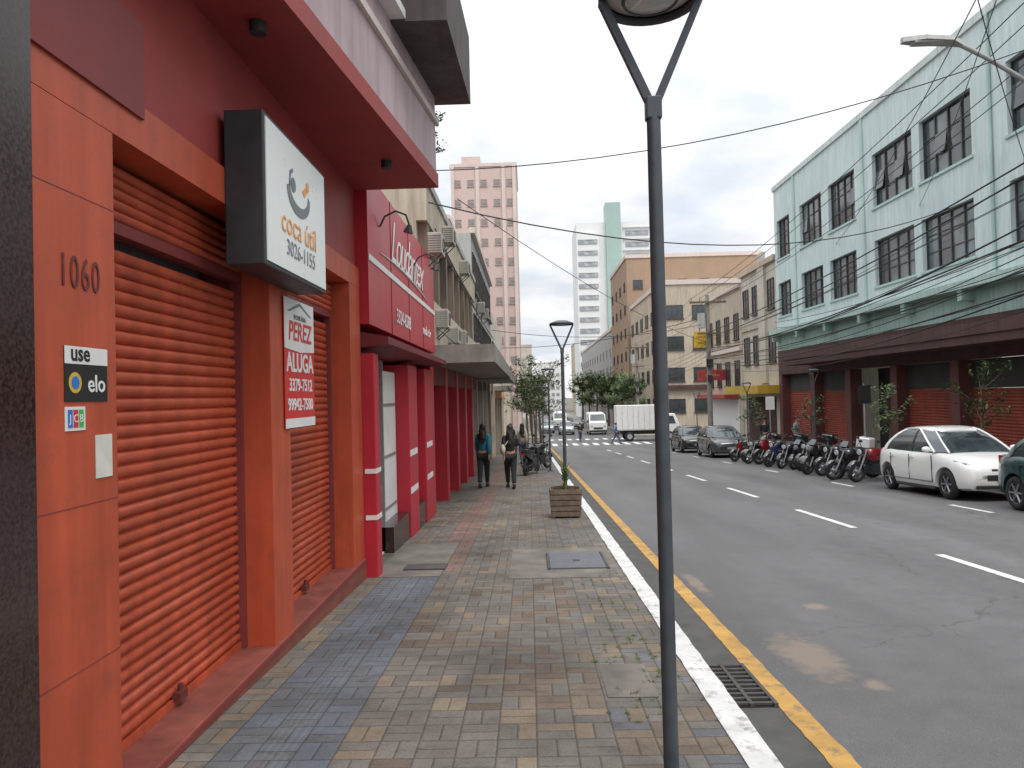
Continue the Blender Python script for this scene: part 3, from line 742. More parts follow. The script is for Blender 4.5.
# ------------------------------------------------------------------ street lamps
def make_lamp():
    th=thing('street_lamp','slim dark grey street lamp with forked round head','street lamp',(0,0,0),'forked street lamps along the pavement')
    g=G(); g.cyl((0,0,0),(0,0,2.97),.034,.031,20); part(th,'post',g,POSTM,smooth=40)
    g=G(); g.box(-.1,.1,-.1,.1,0,.015).cyl((0,0,.015),(0,0,.06),.06,.045,16)
    for a in (-.075,.075):
        for b in (-.075,.075): g.cyl((a,b,.015),(a,b,.035),.01,.01,6)
    part(th,'base_plate',g,POSTM)
    part(th,'collar',B(-.035,.035,-.03,.03,2.95,3.05),POSTM,bev=.006)
    for s in (-1,1):
        g=G(); a=Vector((s*.012,0,3.02)); b=Vector((s*.215,0,3.48))
        w=.016
        g.hull8([(a.x-.02,-w,a.z),(a.x+.02,-w,a.z),(a.x+.02,w,a.z),(a.x-.02,w,a.z),(b.x-.018,-w*1.4,b.z),(b.x+.018,-w*1.4,b.z),(b.x+.018,w*1.4,b.z),(b.x-.018,w*1.4,b.z)])
        part(th,'fork_arm',g,POSTM)
    g=G(); g.torus((0,0,3.5),(0,0,1),.213,.02,32,8).cyl((0,0,3.52),(0,0,3.56),.22,.12,32); part(th,'lamp_head',g,POSTM,smooth=50)
    g=G(); g.cyl((0,0,3.485),(0,0,3.518),.12,.198,28); part(th,'lens',g,LENS,smooth=50)
    g=G(); g.torus((0,0,3.487),(0,0,1),.12,.008,28,6); part(th,'lens_ring',g,POSTM)
    return th
L0=make_lamp(); L0.location=(.59,3.3,zs(3.3))
for x,y in ((.66,14),(.7,25.5),(.7,37),(.7,48.5),(11.3,29.5),(11.3,38.5),(11.3,50)): dup(L0,(x,y,zs(y)))

# planter
random.seed(4)
th=thing('wooden_planter','slatted wooden planter box with spiky plant on the pavement','planter',(.6,12.9,zs(12.9)))
g=G(); zb=zs(12.9)
for k in range(5):
    z=zb+.04+k*.095; e=.25+.006*k
    g.box(.6-e,.6+e,12.9-e,12.9-e+.03,z,z+.08).box(.6-e,.6+e,12.9+e-.03,12.9+e,z,z+.08).box(.6-e,.6-e+.03,12.9-e+.031,12.9+e-.031,z,z+.08).box(.6+e-.03,.6+e,12.9-e+.031,12.9+e-.031,z,z+.08)
for a in (-.24,.2):
    for b in (-.24,.2): g.box(.6+a,.6+a+.04,12.9+b,12.9+b+.04,zb,zb+.5)
part(th,'box',g,WOOD)
part(th,'soil',B(.38,.82,12.68,13.12,zb+.1,zb+.44),BARK)
g=G(); g.tube([(.6,12.9,zb+.4),(.61,12.9,zb+.6),(.6,12.92,zb+.78)],[.03,.022,.014],7)
for i in range(60):
    a=random.uniform(0,6.28); e=random.uniform(.5,1.45); l=random.uniform(.16,.34); z0=zb+random.choice([.46,.6,.76]); d=Vector((math.cos(a)*math.cos(e),math.sin(a)*math.cos(e),math.sin(e)))
    s=Vector((-math.sin(a),math.cos(a),0))*.014; p=Vector((.6,12.9,z0)); q=p+d*l*.6; t=p+d*l-Vector((0,0,.05))
    g.poly([p-s*.5,p+s*.5,q+s,q-s]); g.poly([q-s,q+s,t])
part(th,'plant',g,LEAFL)

# ------------------------------------------------------------------ trees
def make_tree(label,h,cr,nl,seed,thin=.05,ls=.11,lo=.42):
    random.seed(seed)
    th=thing('tree',label,'tree',(0,0,0))
    g=G(); g.tube([(0,0,-.1),(.03,.02,h*.25),(-.03,.0,h*.5),(.02,.03,h*.72)],[thin*1.5,thin*1.1,thin*.9,thin*.5],9)
    cl=[]
    for i in range(14):
        a=i*2.4+random.random(); zz=h*(lo+(.92-lo)/14*i*random.uniform(.7,1.1)); r=cr*random.uniform(.3,1.05)
        e=Vector((math.cos(a)*r,math.sin(a)*r,min(h*1.02,zz+h*random.uniform(.06,.26)))); mid=Vector((e.x*.45,e.y*.45,zz+(e.z-zz)*.35))
        g.tube([(0,0,zz),mid,e],[thin*.5,thin*.3,thin*.12],6); cl.append((e,cr*random.uniform(.15,.4))); cl.append((mid.lerp(e,.6),cr*random.uniform(.12,.26)))
    part(th,'trunk',g,BARK,smooth=60)
    cl.append((Vector((0,0,h*.95)),cr*.3))
    g=G()
    for _ in range(nl):
        c,r=random.choice(cl); d=Vector((random.gauss(0,1),random.gauss(0,1),random.gauss(0,.75)))
        p=c+d.normalized()*r*random.random()**.5
        u=Vector((random.gauss(0,1),random.gauss(0,1),random.gauss(0,.5))).normalized(); v=u.cross(Vector((random.random(),random.random(),1))).normalized()
        s=ls*random.uniform(.5,1.2); g.mi=0 if d.z+random.gauss(0,.5)>0 else 1  # clump shading put into leaf colour: upper leaves paler, undersides darker
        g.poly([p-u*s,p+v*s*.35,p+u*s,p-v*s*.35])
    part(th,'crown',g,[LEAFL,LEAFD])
    return th
T1=make_tree('feathery street tree growing from the pavement',4.2,1.05,1100,11,.045,.075,.45)
T1.location=(.45,30,zs(30)); T1["group"]="street trees"
for x,y,s in ((-.1,35,1.1),(.4,40,.95),(.2,46,1.15),(.4,53,1.2)): dup(T1,(x,y,zs(y)),random.uniform(0,6),scale=s)
T4=make_tree('broad leafy street tree beyond the junction',4.0,1.5,2200,17,.07,.14,.35)
T4.location=(.3,80,zs(80)); T4.scale=(1.4,1.4,1.4); T4["group"]="street trees"
for x,y,s in ((.3,95,1.6),(.3,112,1.7),(11.6,82,1.5),(11.8,89,1.5),(11.2,97,1.6),(11.6,108,1.8),(11.3,122,2),(11.5,140,2.1),(.3,140,2),(12,165,2.4)): dup(T4,(x,y,zs(y)),random.uniform(0,6),scale=s)
T2=make_tree('thin young tree with sparse crown by the parked cars',2.8,.8,520,23,.028,.08)
T2.location=(11.6,19.2,zs(19.2))
dup(T2,(11.7,31,zs(31)),2,scale=.85); dup(T2,(11.8,39.5,zs(39.5)),4,scale=1.0); dup(T2,(11.8,24.5,zs(24.5)),3,scale=.9)
T3=make_tree('small rooftop shrub on the cream building',1.3,.5,420,5,.02,.06); T3.location=(-1.95,13.9,5.6)

# ------------------------------------------------------------------ vehicles
def evalmesh(o):
    bpy.context.view_layer.update(); dg=bpy.context.evaluated_depsgraph_get()
    return bpy.data.meshes.new_from_object(o.evaluated_get(dg))
def make_car(name,label,paint,L=3.85,H=1.49):
    th=thing(name,label,'car',(0,0,0),'cars parked along the kerb')
    k=L/3.95
    st=[(-1.97,.5,.54,.38),(-1.95,.64,.65,.29),(-1.87,.75,.74,.22),(-1.68,.82,.82,.2),(-1.3,.852,.905,.18),(-.98,.862,.955,.18),(-.3,.868,.965,.18),(.5,.872,.985,.18),(1.1,.868,1.01,.18),(1.45,.85,1.02,.19),(1.7,.81,1.0,.22),(1.84,.75,.94,.28),(1.9,.64,.84,.36)]
    rings=[]
    for y,w,zt,zb in st:
        h=[(0,zb),(w*.8,zb),(w*.95,zb+.05),(w*.99,zb+.14),(w*1.0,zb+(zt-zb)*.45),(w*.985,zb+(zt-zb)*.7),(w*.955,zt-.09),(w*.9,zt-.025),(w*.6,zt+.004),(0,zt+.015)]
        ring=[(x,y*k,z) for x,z in h]+[(-x,y*k,z) for x,z in h[-2:0:-1]]
        rings.append(ring)
    g=G(); g.loft(rings); me=g.mesh('body',paint)
    o=bpy.data.objects.new('tmp',me); COL.objects.link(o)
    WY=(-1.26*k,1.23*k)
    cut=G()
    for wy in WY: 
        for s in (-1,1): cut.cyl((s*.62,wy,.31),(s*1.0,wy,.31),.355,.355,28)
    co=bpy.data.objects.new('cut',cut.mesh('cut',PLASTIC)); COL.objects.link(co)
    md=o.modifiers.new('b','BOOLEAN'); md.object=co; md.operation='DIFFERENCE'; md.solver='EXACT'
    me2=evalmesh(o); bpy.data.objects.remove(o); bpy.data.objects.remove(co)
    if len(me2.polygons)<20: me2=me
    me2.materials.clear(); me2.materials.append(paint)
    me2.polygons.foreach_set('use_smooth',[True]*len(me2.polygons)); me2.set_sharp_from_angle(angle=math.radians(35))
    body=obj('body',me2,th)
    zb,zt=.95,H-.05
    prof=[(.95,.80,-1.08,1.66),(1.06,.775,-.9,1.60),(1.18,.735,-.69,1.47),(1.3,.68,-.47,1.29),(1.39,.63,-.28,1.10),(zt,.58,-.12,.92)]
    def ring(z,w,f,r,e=0):
        c=.16
        return [(-w-e+c,f*k-e-.02,z),(w+e-c,f*k-e-.02,z),(w+e,f*k+c+.08,z),(w+e,r*k-c-.03,z),(w+e-c,r*k+e,z),(-w-e+c,r*k+e,z),(-w-e,r*k-c-.03,z),(-w-e,f*k+c+.08,z)]
    g=G(); g.loft([ring(*p) for p in prof]); part(th,'window_glass',g,GLASS,smooth=30)
    R=[ring(*p,e=.006) for p in prof]
    for i,rad in ((0,.02),(1,.02),(7,.024),(2,.024)):
        g=G(); g.tube([r[i] for r in R],rad,8); part(th,'window_pillar',g,paint,smooth=50)
    for s,i3,i4 in ((1,3,4),(-1,6,5)):
        g=G()
        rr=[]
        for r in R:
            a=Vector(r[i3])+Vector((s*.004,-.14,0)); b=Vector(r[i3])+Vector((s*.004,0,0)); c_=Vector(r[i4])+Vector((0,.004,0)); inn=Vector((a.x-s*.06,a.y,a.z)); in2=Vector((c_.x-s*.02,c_.y-.05,c_.z))
            rr.append([a,b,c_,in2,inn])
        g.loft(rr); part(th,'rear_pillar',g,paint,smooth=40)
    for s in (-1,1):
        g=G()
        for (z0,w0,_,_),(z1,w1,_,_) in zip(prof[:-1],prof[1:]): g.hull8([(s*(w0-.01),.14*k-.03,z0),(s*(w0+.01),.14*k-.03,z0),(s*(w0+.01),.14*k+.03,z0),(s*(w0-.01),.14*k+.03,z0),(s*(w1-.01),.14*k-.03,z1),(s*(w1+.01),.14*k-.03,z1),(s*(w1+.01),.14*k+.03,z1),(s*(w1-.01),.14*k+.03,z1)])
        part(th,'door_pillar',g,PLASTIC)
    g=G(); rr=[]
    for y,w,z in ((-.34,.40,zt-.05),(-.22,.52,zt-.01),(-.05,.58,zt+.025),(.3,.605,zt+.05),(.6,.60,zt+.045),(.85,.585,zt+.025),(1.02,.55,zt-.01),(1.12,.48,zt-.05)):
        rr.append([(-w,y*k,z-.06),(w,y*k,z-.06),(w*1.0,y*k,z-.03),(w*.9,y*k,z-.008),(w*.5,y*k,z+.008),(0,y*k,z+.012),(-w*.5,y*k,z+.008),(-w*.9,y*k,z-.008),(-w,y*k,z-.03)])
    g.loft(rr); part(th,'roof',g,paint,smooth=60)
    for s in (-1,1):
        g=G(); g.hull8([(s*.40,-1.935*k,.58),(s*.72,-1.81*k,.60),(s*.79,-1.5*k,.64),(s*.5,-1.6*k,.6),(s*.42,-1.915*k,.70),(s*.71,-1.81*k,.77),(s*.79,-1.5*k,.82),(s*.5,-1.6*k,.78)]); part(th,'headlight',g,LENS,smooth=30,bev=.01)
        g=G(); g.hull8([(s*.55,1.9*k,.62),(s*.76,1.79*k,.62),(s*.72,1.6*k,.62),(s*.5,1.6*k,.62),(s*.55,1.9*k,.88),(s*.755,1.79*k,.97),(s*.72,1.6*k,.97),(s*.5,1.6*k,.88)]); part(th,'tail_light',g,TAIL,bev=.01)
        g=G(); g.sph((s*.93,-.74*k,1.01),.1,.05,.065,10).cyl((s*.78,-.76*k,.96),(s*.88,-.74*k,.99),.02,.02,6); part(th,'mirror',g,paint,smooth=60)
        for y in (-.02,.85): part(th,'door_handle',B(s*.865,s*.882,y*k,(y+.16)*k,.82,.845),paint)
        g=G()
        for y in (-.8,.16,1.02): g.box(s*.856,s*.874,y*k,y*k+.009,.33,.88)
        g.box(s*.856,s*.874,-.8*k,1.02*k,.325,.335)
        part(th,'door_seam',g,PLASTIC)
    part(th,'grille',B(-.4,.4,-1.985*k,-1.9*k,.42,.53),PLASTIC,bev=.01)
    part(th,'upper_grille',B(-.3,.3,-1.965*k,-1.9*k,.6,.645),PLASTIC,bev=.01)
    part(th,'licence_plate',B(-.2,.2,-2.0*k,-1.97*k,.40,.5),CARS)
    part(th,'rear_licence_plate',B(-.25,.25,1.89*k,1.91*k,.6,.72),CARS)
    for a in ((-.6,.6,-1.965*k,-1.87*k,.25,.33),(-.7,.7,1.78*k,1.9*k,.27,.4),(-.858,.858,-.85*k,.85*k,.165,.22)): part(th,'lower_trim',B(*a),PLASTIC,bev=.02)
    for wy in WY:
        for s in (-1,1):
            g=G(); g.torus((s*.76,wy,.31),(1,0,0),.232,.085,26,10)
            w=part(th,'wheel',g,RUBBER,smooth=60)
            g=G(); g.cyl((s*.80,wy,.31),(s*.70,wy,.31),.2,.2,22)
            part(th,'hub',g,PLASTIC,sub=w)
            g=G(); g.torus((s*.815,wy,.31),(1,0,0),.19,.014,24,6).cyl((s*.80,wy,.31),(s*.83,wy,.31),.045,.04,12)
            for q in range(6):
                a=q*math.pi/3; g.tube([(s*.815,wy+.03*math.cos(a),.31+.03*math.sin(a)),(s*.815,wy+.19*math.cos(a),.31+.19*math.sin(a))],.02,5)
            part(th,'rim',g,RIM,smooth=40,sub=w)
    part(th,'underbody',B(-.6,.6,-1.6*k,1.6*k,.2,.5),PLASTIC)
    return th
C=make_car('parked_car','white hatchback car parked beside the kerb',CARW)
pit=math.atan(.04)
def setcar(o,x,y,rot=0): o.location=(x,y,zs(y)-.128); o.rotation_euler=(-pit if abs(rot)<1 else pit,0,rot)
setcar(C,9.4,16.7)
o=dup(C,(0,0,0),0,{CARW:CARG},'dark green hatchback car parked ahead of the white car'); setcar(o,9.5,12.25)
o=dup(C,(0,0,0),0,{CARW:CARK},'dark grey car parked beyond the motorcycles'); setcar(o,9.3,36.2)
o=dup(C,(0,0,0),0,{CARW:MBLK},'black car parked near the junction'); setcar(o,9.2,42.5)
GR="cars driving on the street"
for c_,x,y,l in ((CARS,4.2,84,'silver car driving towards the junction'),(CARK,6.8,105,'dark car far down the street'),(CARS,2.2,90,'silver car standing by the far kerb'),(MRED,5.6,120,'red car far down the street'),(CARK,2.4,100,'dark car standing by the far kerb')):
    o=dup(C,(0,0,0),0,{CARW:c_},l); setcar(o,x,y,0); o["group"]=GR
def wheels(th,pts,r,ax):
    for p in pts:
        g=G(); g.torus(p,ax,r*.72,r*.28,20,8); w=part(th,'wheel',g,RUBBER,smooth=60)
        a=Vector(p); d=Vector(ax)*.1
        g=G(); g.cyl(a-d,a+d,r*.55,r*.5,14); part(th,'rim',g,CARS,sub=w)
zt=zs(66)-.13; th=thing('box_truck','white box truck crossing the junction','truck',(10.2,66,zt))
part(th,'cargo_box',B(7.7,11.5,65,67.1,zt+.95,zt+3.15),WHITE,bev=.03)
g=G()
for i in range(1,8): g.box(7.7+i*.475,7.73+i*.475,64.985,65,zt+1.06,zt+3.1)
g.box(7.7,11.5,64.98,65,zt+.95,zt+1.05)
part(th,'box_rib',g,DULLW)
g=G(); g.prism([(11.62,65.1),(13.15,65.1),(13.3,65.5),(13.3,66.6),(13.15,67),(11.62,67)],zt+.5,zt+1.45).hull8([(11.62,65.1,zt+1.45),(13.2,65.1,zt+1.45),(13.2,67,zt+1.45),(11.62,67,zt+1.45),(11.62,65.2,zt+2.35),(12.8,65.2,zt+2.35),(12.8,66.9,zt+2.35),(11.62,66.9,zt+2.35)]); part(th,'cab',g,CARW,bev=.04)
g=G(); g.hull8([(12.0,65.07,zt+1.5),(12.85,65.07,zt+1.5),(12.85,65.12,zt+1.5),(12.0,65.12,zt+1.5),(12.0,65.17,zt+2.15),(12.65,65.17,zt+2.15),(12.65,65.2,zt+2.15),(12.0,65.2,zt+2.15)]); part(th,'side_window',g,GLASS)
g=G(); g.hull8([(13.16,65.2,zt+1.5),(13.22,65.2,zt+1.5),(13.22,66.9,zt+1.5),(13.16,66.9,zt+1.5),(12.86,65.3,zt+2.2),(12.9,65.3,zt+2.2),(12.9,66.8,zt+2.2),(12.86,66.8,zt+2.2)]); part(th,'windscreen',g,GLASS)
part(th,'chassis',B(7.8,12.5,65.4,66.7,zt+.6,zt+.9),PLASTIC)
wheels(th,[(8.8,65.1,zt+.42),(12.3,65.15,zt+.42),(8.8,67,zt+.42),(12.3,66.9,zt+.42)],.42,(0,1,0))
def make_van():
    th=thing('delivery_van','white delivery van waiting at the crossing','van',(0,0,0),'cars driving on the street')
    g=G(); g.loft([[(-.92,y,.3),(.92,y,.3),(.96,y,1.1),(.96-t*.5,y,zt*1.0-.15),(.8-t*.5,y,zt),(-.8+t*.5,y,zt),(-.96+t*.5,y,zt-.15),(-.96,y,1.1)] for y,zt,t in ((-2.5,1.05+.3,.0),(-2.35,1.4,.0),(-1.9,1.55,.05),(-1.3,2.3,.14),(-1.0,2.4,.12),(2.4,2.45,.1),(2.5,2.3,.12))]); part(th,'body',g,CARW,smooth=40)
    g=G(); g.hull8([(-.82,-1.98,1.5),(.82,-1.98,1.5),(.82,-1.8,1.5),(-.82,-1.8,1.5),(-.74,-1.4,2.25),(.74,-1.4,2.25),(.74,-1.2,2.2),(-.74,-1.2,2.2)]); part(th,'windscreen',g,GLASS)
    for s in (-1,1):
        part(th,'headlight',B(s*.55,s*.85,-2.53,-2.45,.85,1.1),LENS)
        part(th,'side_window',B(s*.96,s*.975,-1.5,-.5,1.3,1.85),GLASS)
        part(th,'mirror',B(s*.98,s*1.15,-1.65,-1.55,1.35,1.6),PLASTIC)
    part(th,'grille',B(-.5,.5,-2.54,-2.46,.65,.85),PLASTIC)
    part(th,'bumper',B(-.93,.93,-2.58,-2.4,.35,.55),PLASTIC)
    wheels(th,[(s*.85,y,.35) for s in (-1,1) for y in (-1.6,1.5)],.35,(1,0,0))
    return th
V=make_van(); V.location=(7.5,83,zs(83)-.13)
dup(V,(4.3,104,zs(104)-.13),0,None,'white van further down the street')

def make_moto(kind=0):
    th=thing('motorcycle','parked motorcycle standing at the kerb','motorcycle',(0,0,0),'motorcycles parked in a row at the kerb')
    R=.26 if kind==1 else .29
    for y in (-.64,.64):
        g=G(); g.torus((0,y,R),(1,0,0),R-.06,.055 if kind!=1 else .05,26,8); w=part(th,'wheel',g,RUBBER,smooth=60)
        g=G(); g.torus((0,y,R),(1,0,0),R-.11,.016,24,6).cyl((-.06,y,R),(.06,y,R),.07,.07,12)
        for q in range(5):
            a=q*math.pi*.4; g.tube([(0,y,R),(0,y+(R-.11)*math.cos(a),R+(R-.11)*math.sin(a))],.016,5)
        part(th,'rim',g,DARK if kind else RIM,smooth=50,sub=w)
    for s in (-.07,.07): g=G(); g.tube([(s,-.64,R),(s,-.5,.62),(s,-.4,.92)],.024,8); part(th,'front_fork',g,ALU,smooth=50)
    g=G(); g.tube([(0,-.4,.85),(0,-.28,.55),(0,-.1,.3),(0,.25,.32),(0,.35,.6),(0,-.35,.75)],.024,7)
    for s in (-.08,.08): g.tube([(s,.2,.34),(s,.64,.3)],.022,6).tube([(s,.3,.62),(s,.75,.68)],.016,6)
    part(th,'frame',g,DARK,smooth=50)
    g=G(); g.box(-.13,.13,-.24,.2,.22,.52).cyl((0,-.14,.45),(0,-.24,.62),.09,.085,12)
    for z in range(4): g.box(-.11,.11,-.28,-.04,.52+z*.03,.535+z*.03)
    part(th,'engine',g,IRON if kind else DARK,bev=.015)
    if kind!=1:
        g=G(); rr=[]
        for y,w,zl,zh in ((-.38,.07,.68,.88),(-.28,.14,.62,.95),(-.12,.16,.6,.96),(.05,.13,.62,.88),(.14,.08,.66,.8)):
            rr.append([(-w*.7,y,zl),(w*.7,y,zl),(w,y,(zl+zh)/2),(w*.6,y,zh),(0,y,zh+.015),(-w*.6,y,zh),(-w,y,(zl+zh)/2)])
        g.loft(rr); part(th,'fuel_tank',g,MRED,smooth=60)
    else:
        g=G(); g.loft([[(-w,y,z0),(w,y,z0),(w*.9,y-.05,z1),(-w*.9,y-.05,z1)] for w,y,z0,z1 in ((.08,-.52,.5,.78),(.15,-.42,.38,.9),(.15,-.32,.34,.86))]); part(th,'leg_shield',g,MRED,smooth=40,bev=.02)
        part(th,'footboard',B(-.15,.15,-.32,.1,.26,.32),PLASTIC)
    if kind==2:
        g=G(); g.loft([[(-w,y,z0),(w,y,z0),(w*.6,y+.03,z1),(-w*.6,y+.03,z1)] for w,y,z0,z1 in ((.06,-.68,.78,.86),(.13,-.58,.68,1.0),(.14,-.42,.5,1.04),(.12,-.2,.38,.75))]); part(th,'fairing',g,MRED,smooth=40,bev=.02)
        g=G(); g.hull8([(-.12,-.6,1.0),(.12,-.6,1.0),(.12,-.58,1.0),(-.12,-.58,1.0),(-.08,-.42,1.16),(.08,-.42,1.16),(.08,-.41,1.16),(-.08,-.41,1.16)]); part(th,'windscreen',g,GLASS)
    g=G(); rr=[]
    for y,w,zl,zh in ((.06,.1,.66,.77),(.2,.14,.68,.79),(.45,.15,.7,.82),(.7,.13,.74,.87),(.84,.08,.77,.87)):
        rr.append([(-w,y,zl),(w,y,zl),(w,y,zh-.02),(w*.7,y,zh),(-w*.7,y,zh),(-w,y,zh-.02)])
    g.loft(rr); part(th,'seat',g,PLASTIC,smooth=50)
    g=G(); g.hull8([(-.12,.22,.45),(.12,.22,.45),(.07,.85,.7),(-.07,.85,.7),(-.14,.12,.68),(.14,.12,.68),(.08,.9,.78),(-.08,.9,.78)]); part(th,'tail_panel',g,MRED,bev=.02)
    g=G(); g.tube([(-.36,-.2,1.0),(-.3,-.28,1.02),(-.1,-.4,.96),(.1,-.4,.96),(.3,-.28,1.02),(.36,-.2,1.0)],.015,7); part(th,'handlebar',g,DARK,smooth=50)
    g=G(); g.cyl((0,-.44,.88),(0,-.58,.86),.05,.1,14); part(th,'headlight',g,MBLK,smooth=50)
    g=G(); g.cyl((0,-.575,.86),(0,-.6,.858),.088,.075,14); part(th,'headlight_lens',g,LENS)
    for s in (-1,1):
        g=G(); g.tube([(s*.26,-.3,1.02),(s*.33,-.3,1.18)],.008,5); g.sph((s*.36,-.31,1.21),.065,.015,.045,10); part(th,'mirror',g,PLASTIC,smooth=60)
    for y,a0,a1 in ((-.64,.3,2.4),(.64,.5,2.2)):
        g=G(); pts=[(0,y-(R+.03)*math.cos(t),R+(R+.03)*math.sin(t)) for t in [a0+(a1-a0)*i/8 for i in range(9)]]
        g.loft([[(-.065,p[1],p[2]),(.065,p[1],p[2]),(.05,p[1],p[2]+.018),(-.05,p[1],p[2]+.018)] for p in pts]); part(th,'mudguard',g,MBLK)
    g=G(); g.tube([(.1,-.2,.42),(.13,-.18,.25),(.13,.2,.22),(.14,.75,.36)],[.02,.022,.04,.05],9); part(th,'exhaust',g,ALU if kind else DARK,smooth=50)
    part(th,'tail_light',B(-.06,.06,.88,.92,.68,.75),TAIL)
    g=G(); g.tube([(-.1,.05,.3),(-.26,.12,.02)],.012,6); part(th,'kickstand',g,DARK)
    return th
kinds=[make_moto(0),make_moto(1),make_moto(2)]
box=B(-.2,.2,.62,1.0,.86,1.2).mesh('top_box',MBLK)
cols_=[MRED,MBLK,MBLK,MBLK,MBLK,MBLK,CARS,MBLK,MBLK,MBLU,MBLK,MRED,MBLK,MBLK,MRED]
names={MRED:'red',MBLK:'black',MBLU:'blue',CARS:'silver'}
kn=['standard','step-through','sport']
order=[0,0,2,0,2,1,0,2,0,1,0,2,0,0,1]
random.seed(3); used=set()
y=20.3
for i in range(15):
    kd=order[i]; rot=-math.pi/2+.5+random.uniform(-.28,.22)
    if kd not in used and cols_[i]==MRED: o=kinds[kd]; used.add(kd)
    else: o=dup(kinds[kd],(0,0,0),0,{MRED:cols_[i]} if cols_[i]!=MRED else None)
    o["label"]='%s %s motorcycle parked at an angle to the kerb'%(names[cols_[i]],kn[kd])
    o.location=(9.35+random.uniform(-.25,.2),y,zs(y)-.13); o.rotation_euler=(0,.07+.06*random.random(),rot); o.scale=(1,1,random.uniform(.88,1.0))
    if i in (2,6,9,12):
        me=box.copy(); me.materials[0]=CARW if i==2 else MBLK
        c=obj('top_box',me,o); md=c.modifiers.new('b','BEVEL'); md.width=.03
        o["label"]='%s motorcycle with %s top box parked at the kerb'%(names[cols_[i]],'white' if i==2 else 'black')
    y+=random.uniform(.65,.92)
for k_ in range(3):
    if k_ not in used:
        kinds[k_].location=(9.4,y,zs(y)-.13); kinds[k_].rotation_euler=(0,.1,-1.1); kinds[k_]["label"]='red %s motorcycle at the end of the row'%kn[k_]; y+=.85
dup(kinds[1],(.05,24.2,zs(24.2)),2.85,{MRED:MBLK},'black step-through motorcycle standing on the pavement near the shops')
dup(kinds[0],(.3,26.4,zs(26.4)),2.6,{MRED:MBLK},'black motorcycle standing on the pavement near the shops')

